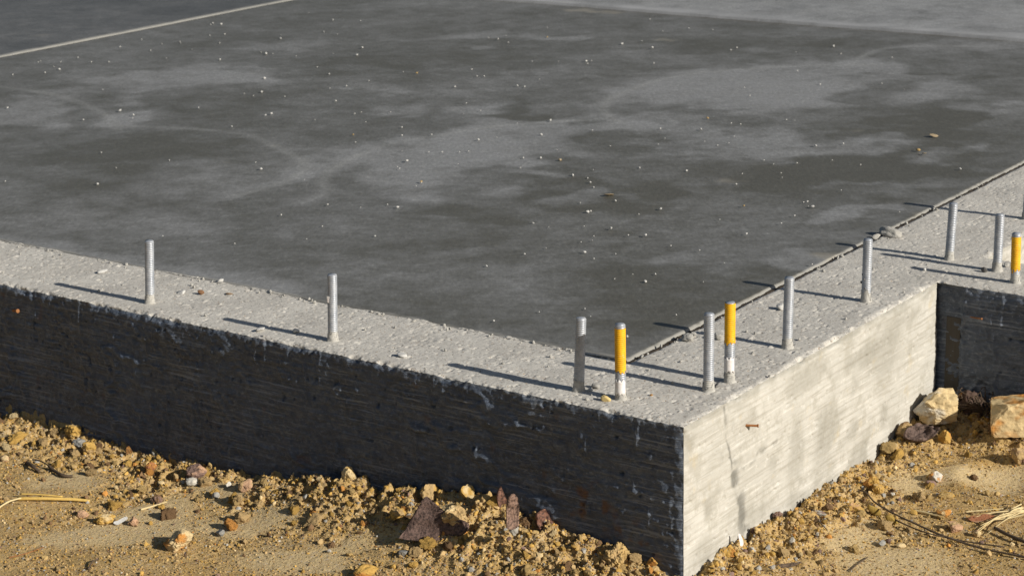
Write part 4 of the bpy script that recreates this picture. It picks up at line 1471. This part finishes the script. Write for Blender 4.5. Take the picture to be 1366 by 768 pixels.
for i, (b, t, paint, lab) in enumerate(BOLTS):
    P = at(*b)
    m = pxm(P)
    # height by matching the top pixel
    best = min(np.linspace(.1, .2, 401), key=lambda h: abs(project(P + np.array([0, 0, h]))[1] - t[1]))
    H = float(best)
    lean = (t[0] - project(P + np.array([0, 0, H]))[0]) / m
    root = thing('anchor_bolt', lab, 'anchor bolt', (P[0], P[1], .0005), 'anchor bolts along the ledge')
    d = Vector((FLAT[0] * lean, FLAT[1] * lean, H)).normalized()
    root.rotation_mode = 'QUATERNION'
    root.rotation_quaternion = Vector((0, 0, 1)).rotation_difference(d)
    link('threaded_rod', mesh_py('threaded_rod', *thread(-.03, H, RB, .0008)), MZ, root)
    link('cement_collar', mesh_py('cement_collar', *collar(600 + i, .007 + .012 * random.random())), MCEM, root)
    if paint:
        full = paint[1] >= 1
        V, F = thread(H * paint[0] - .008, (H - .0012 if full else H * paint[1]), RB + .0004, .0008, .036, 640 + i, False)
        if full:
            V = np.array(V)
        link('paint_coat', mesh_py('paint_coat', V, F), MYEL, root)
    if i in (3, 5):
        z0, z1 = (.012, .042) if i == 3 else (.022, .052)
        a0 = math.atan2(CAM[1] - P[1], CAM[0] - P[0])
        V, F = [], []
        aa = np.linspace(a0 - 1.25, a0 + .9, 12); zzs = np.linspace(z0, z1, 7)
        for ro in (RB + .0003, RB + .0008):
            for zq in zzs:
                for a in aa:
                    jag = .003 * math.sin(a * 9 + zq * 300)
                    V.append((math.cos(a) * ro, math.sin(a) * ro, zq + (jag if zq in (zzs[0], zzs[-1]) else 0)))
        nA, nZ = len(aa), len(zzs)
        for q in range(nZ - 1):
            for w_ in range(nA - 1):
                a = q * nA + w_
                F.append((a + nA * nZ, a + 1 + nA * nZ, a + nA + 1 + nA * nZ, a + nA + nA * nZ))
                F.append((a, a + nA, a + nA + 1, a + 1))
        idx_ = np.arange(nA * nZ).reshape(nZ, nA)
        ring_ = np.concatenate([idx_[0, :], idx_[1:, -1], idx_[-1, -2::-1], idx_[-2:0:-1, 0]])
        for a, b2 in zip(ring_, np.roll(ring_, -1)):
            F.append((a, b2, b2 + nA * nZ, a + nA * nZ))
        link('sticker', mesh_py('sticker', V, F, True), MPAPER, root)
    if i == 1:
        Pt = np.array([-FLAT[0] * RB * .8 - AWAY[0] * RB * .7, -FLAT[1] * RB * .8 - AWAY[1] * RB * .7, .098])
        V, F = box_v(-.003, .003, -.0008, .0008, -.008, .006)
        V = [(v[0] * (.35 if v[2] < 0 else 1), v[1], v[2]) for v in V]
        o = link('tag', mesh_py('tag', V, F, False), MPAPER, root); o.location = Pt; o.rotation_euler = (0, 0, YAW - .4)
    if i == 7:
        parts = []
        for (a, zq, s_) in ((3.6, .046, .0035), (4.6, .056, .0022), (4.9, .034, .0025), (4.0, .066, .002)):
            sv, sf = rock_shape(2, int(a * 10), 4, .2)
            parts.append((sv * s_ + np.array([math.cos(a) * RB, math.sin(a) * RB, zq]), sf))
        link('mortar_spot', mesh_py('mortar_spot', *join(parts)), mat_plain('dark mortar', (.16, .155, .15), .9, .3), root)

# ------------------------------------------------------------------ crumbs and chips on ledge and slab
CR = [mesh_np('concrete_crumb', *rock_shape(2, 1500 + i, 6, .15, .5, .3), smooth=True) for i in range(8)]


def crumb(u, v, px, label, group=None, name='concrete_crumb', mat=MCRUMB, flatz=.75, z=.0, cat='crumb', sub=None):
    P = at(u, v, z)
    m = pxm(P)
    me = CR[random.randrange(len(CR))] if sub is None else mesh_np(name, *rock_shape(sub, int(u * 3 + v), 7, .15, .5, .3))
    o = link(name, me, None)
    if len(me.materials) == 0:
        me.materials.append(mat)
    s_ = px / m / 2
    o.scale = (s_ * random.uniform(1, 1.3), s_ * random.uniform(.7, 1), s_ * flatz)
    o.location = (P[0], P[1], z + s_ * flatz * .6)
    o.rotation_euler = (random.uniform(-.4, .4), random.uniform(-.4, .4), random.uniform(0, 6.28))
    return tag(o, label, cat, group)


SPECK = [(217, 315), (313, 325), (500, 315), (555, 248), (747, 214), (590, 203), (562, 244), (530, 223), (533, 225), (543, 215), (572, 203), (613, 203), (625, 202), (638, 187), (663, 183), (611, 219),
         (576, 180), (690, 165), (734, 161), (722, 180), (698, 211), (721, 211), (694, 224), (764, 234), (743, 200), (790, 174), (814, 195), (853, 224), (881, 172), (878, 193), (887, 185),
         (791, 227), (784, 238), (787, 244), (792, 250), (774, 271), (821, 268), (788, 282), (784, 283), (711, 298), (732, 303), (852, 286), (779, 302), (838, 314), (861, 314), (775, 323),
         (792, 315), (790, 321), (780, 337), (728, 331), (821, 339), (792, 345), (700, 339), (649, 355), (815, 305), (895, 328), (820, 372), (844, 366), (861, 376), (874, 366), (861, 375),
         (902, 420), (780, 412), (788, 422), (836, 449), (719, 416), (659, 428), (933, 334), (966, 351), (938, 376), (960, 293), (881, 279), (982, 246), (990, 232), (1019, 214), (1032, 219),
         (1043, 237), (1063, 218), (1072, 270), (1077, 269), (1084, 276), (1078, 275), (1060, 288), (1042, 298), (1148, 220), (1088, 195), (1110, 214), (1060, 161), (979, 182), (1000, 128), (1094, 113),
         (1176, 112), (1206, 120), (1064, 95), (1190, 77), (1122, 72), (1049, 160), (993, 117), (935, 173), (940, 189), (916, 228), (972, 191), (975, 165), (988, 166), (957, 194), (1042, 231),
         (975, 67), (983, 64), (951, 40), (1062, 70), (1112, 62), (919, 38), (720, 106), (652, 51), (664, 53), (678, 57), (675, 48), (730, 37), (481, 28), (450, 46), (476, 74), (538, 96), (483, 64),
         (629, 93), (636, 102), (646, 102), (690, 115), (700, 116), (745, 82), (710, 82), (782, 82), (784, 85), (789, 81), (830, 59), (856, 55), (870, 64), (872, 85), (884, 42), (867, 26),
         (440, 118), (462, 115), (492, 108), (607, 116), (618, 152), (641, 148), (622, 138), (536, 170), (521, 150), (482, 150), (473, 152), (488, 163), (448, 135), (536, 181), (536, 202), (474, 190),
         (437, 273), (481, 277), (517, 273), (530, 277), (430, 302), (409, 319), (375, 287), (226, 214), (155, 224), (135, 204), (130, 246), (341, 217), (348, 226), (406, 240), (309, 169), (354, 154),
         (362, 152), (265, 144), (178, 154), (177, 158), (51, 83), (54, 82), (72, 89), (81, 83), (104, 77), (122, 83), (145, 83), (79, 93), (60, 97), (160, 63), (189, 53), (216, 59), (240, 56), (201, 68), (222, 78),
         (280, 48), (281, 33), (284, 31), (295, 33), (300, 46), (293, 58), (293, 80), (256, 66), (241, 58), (374, 52), (375, 47), (348, 70), (355, 72), (364, 72), (395, 75), (353, 105), (349, 122), (326, 125), (338, 128), (349, 123),
         (412, 17), (444, 27), (432, 43), (445, 72), (423, 90), (439, 99), (17, 100), (7, 242), (10, 144), (111, 160), (160, 148), (137, 120), (380, 129), (420, 160), (1122, 254), (996, 312), (1083, 353), (1200, 283), (1125, 192), (1281, 226)]
lab = 'small whitish concrete crumb scattered among many on the dark floor slab'
for (u, v) in SPECK:
    crumb(u, v, random.choice([1.4, 1.7, 2.0, 2.5, 3.6]) * (.8 + .45 * v / 400), lab, 'crumbs scattered on the floor slab', z=.005)
MOCH = mat_plain('ochre crumb', (.42, .29, .12), .9, .4, 150)
for (u, v, q) in ((747, 214, 4), (562, 243, 3.5), (1225, 201, 5), (992, 275, 3), (944, 158, 3), (730, 50, 2.4), (556, 98, 2.8), (471, 180, 2.6)):
    crumb(u, v, q, 'tiny ochre soil crumb on the dark floor slab, darker than the white crumbs', 'ochre crumbs on the floor slab', 'soil_crumb', MOCH, z=.005, sub=2)
crumb(1246, 181, 11, 'curved tan flake lying on the dark slab near its right end', None, 'flake', MTAN, .12, .006, 'flake', 3)
crumb(1233, 205, 6, 'small tan chip on the dark slab below the curved tan flake', None, 'flake', MTAN, .25, .006, 'flake', 3)
crumb(812, 260, 14, 'long tan flake in the middle of the dark slab', None, 'flake', MTAN, .12, .006, 'flake', 3)

# ledge chips: single ones first
crumb(808, 534, 12, 'pale yellow pebble on the ledge at the foot of the yellow painted bolt', None, 'pebble', mat_plain('yellow pebble', (.62, .47, .2), .85, .3), .75, .001, 'pebble', 3)
crumb(268, 392, 8, 'brown soil crumb on the ledge right of the lone left bolt', None, 'soil_crumb', mat_plain('brown crumb', (.19, .1, .05), .9, .3), .9, .001, 'crumb', 3)
crumb(306, 392, 9, 'thin brown chip on the ledge between the two left bolts', None, 'chip', mat_plain('brown chip', (.3, .2, .12), .9, .3), .25, .001, 'chip', 3)
crumb(869, 527, 5, 'tiny orange chip on the ledge right of the yellow painted bolt', None, 'chip', mat_plain('orange chip', (.5, .27, .08), .9, .3), .5, .001, 'chip', 3)
crumb(1188, 314, 26, 'lump of broken mortar lying on the slab edge behind the bolt with mortar spots', None, 'mortar_lump', MCEM, .55, .001, 'mortar lump', 4)
crumb(1168, 317, 12, 'flat mortar piece on the slab edge left of the broken mortar lump', None, 'mortar_lump', MCEM, .6, .001, 'mortar lump', 3)
crumb(917, 453, 16, 'largest mortar lump by the slab corner left of the paired bolts', None, 'mortar_lump', MCEM, .7, .001, 'mortar lump', 4)
crumb(925, 447, 8, 'small mortar lump touching the lump by the slab corner', None, 'mortar_lump', MCEM, .8, .001, 'mortar lump', 3)
crumb(960, 452, 14, 'mortar lump standing behind the paired grey and yellow bolts', None, 'mortar_lump', MCEM, .9, .001, 'mortar lump', 4)
crumb(1041, 412, 11, 'white mortar chunk on the ledge left of the middle side bolt', None, 'mortar_lump', MCRUMB, .9, .001, 'mortar lump', 3)
crumb(957, 515, 9, 'dark mortar bit between the feet of the paired bolts', None, 'mortar_lump', mat_plain('dark mortar bit', (.22, .21, .2), .9, .3), .7, .001, 'mortar lump', 3)
crumb(795, 517, 10, 'grey mortar chip right of the half shaded bolt', None, 'mortar_lump', MCEM, .8, .001, 'mortar lump', 3)
crumb(787, 521, 8, 'pale mortar chip at the foot of the half shaded bolt', None, 'mortar_lump', MCRUMB, .6, .001, 'mortar lump', 3)
crumb(347, 441, 13, 'flat white mortar chip on the front ledge by the tagged bolt shadow', None, 'mortar_lump', MCRUMB, .45, .001, 'mortar lump', 3)
crumb(136, 363, 13, 'flat white mortar chip on the front ledge left of the lone bolt', None, 'mortar_lump', MCRUMB, .4, .001, 'mortar lump', 3)
crumb(241, 391, 11, 'flat pale mortar chip right of the lone left bolt', None, 'mortar_lump', MCRUMB, .35, .001, 'mortar lump', 3)
crumb(395, 443, 10, 'pale mortar crumb on the front ledge beside the tagged bolt shadow tip', None, 'mortar_lump', MCRUMB, .6, .001, 'mortar lump', 3)
crumb(536, 475, 15, 'flat white mortar chip on the front ledge between tagged and half shaded bolts', None, 'mortar_lump', MCRUMB, .35, .001, 'mortar lump', 3)
crumb(294, 376, 8, 'pale mortar crumb on the slab edge behind the brown crumb', None, 'mortar_lump', MCRUMB, .7, .001, 'mortar lump', 3)
crumb(1313, 362, 9, 'dark mortar bit left of the grey bolt on the return wall', None, 'mortar_lump', mat_plain('dark grit', (.12, .115, .11), .9, .3), .8, .001, 'mortar lump', 3)
crumb(1343, 355, 9, 'grey mortar chip between the two bolts on the return wall', None, 'mortar_lump', MCEM, .7, .001, 'mortar lump', 3)
crumb(1234, 361, 6, 'white crumb on the ledge in the shadow of the short yellow bolt', None, 'mortar_lump', MCRUMB, .9, .001, 'mortar lump', 3)
CR2 = [mesh_np('mortar_crumb', *rock_shape(2, 1700 + i, 5, .2, .5, .3), smooth=True) for i in range(8)]
for q in CR2:
    q.materials.append(MCEM)
r = np.random.default_rng(66)
for i in range(150):
    tt = r.uniform()
    if i < 60:
        x, y = r.uniform(-2.2, -.3), W1 - abs(r.normal(0, .012))
    elif i < 90:
        x, y = -W2 + abs(r.normal(0, .015)), r.uniform(.3, 2.2)
    elif i < 125:
        x, y = r.uniform(-2.2, 0), r.uniform(.01, W1)
    else:
        x, y = r.uniform(-W2, 0), r.uniform(.05, 1.6)
    s_ = .0022 * 2.2 ** (r.uniform() ** 1.5)
    o = link('mortar_crumb', CR2[i % 8], None)
    o.location = (x, y, .0005 + s_ * .4); o.scale = (s_, s_ * .9, s_ * .7)
    o.rotation_euler = tuple(r.uniform(0, 6.28, 3))
    tag(o, 'tiny grey mortar crumb among many on the rough concrete ledge', 'crumb', 'mortar crumbs on the ledge')

# ------------------------------------------------------------------ light
EL, AZ = math.radians(25.2), math.radians(.8)     # the sun stands to the right, a touch behind the front wall
to_sun = Vector((math.cos(EL) * math.cos(AZ), math.cos(EL) * math.sin(AZ), math.sin(EL)))
ld = bpy.data.lights.new('sun', 'SUN')
ld.energy = 5.0
ld.angle = math.radians(.53)
ld.color = (1.0, .945, .85)
sun = bpy.data.objects.new('sun', ld)
COL.objects.link(sun)
sun.rotation_euler = to_sun.to_track_quat('Z', 'Y').to_euler()
sun.location = (6, 0, 4)
w = bpy.data.worlds.new('World')
scene.world = w
w.use_nodes = True
nt = w.node_tree
bg = nt.nodes['Background']
sky = nt.nodes.new('ShaderNodeTexSky')
sky.sky_type = 'NISHITA'
sky.sun_disc = False
sky.sun_elevation = EL
sky.sun_rotation = math.radians(90) - AZ
nt.links.new(sky.outputs[0], bg.inputs[0])
bg.inputs[1].default_value = .05
vs = scene.view_settings
vs.view_transform = 'Standard'
vs.look = 'None'
vs.gamma = 1
vs.exposure = 0.2
vs.use_curve_mapping = False
scene.cycles.max_bounces = 6
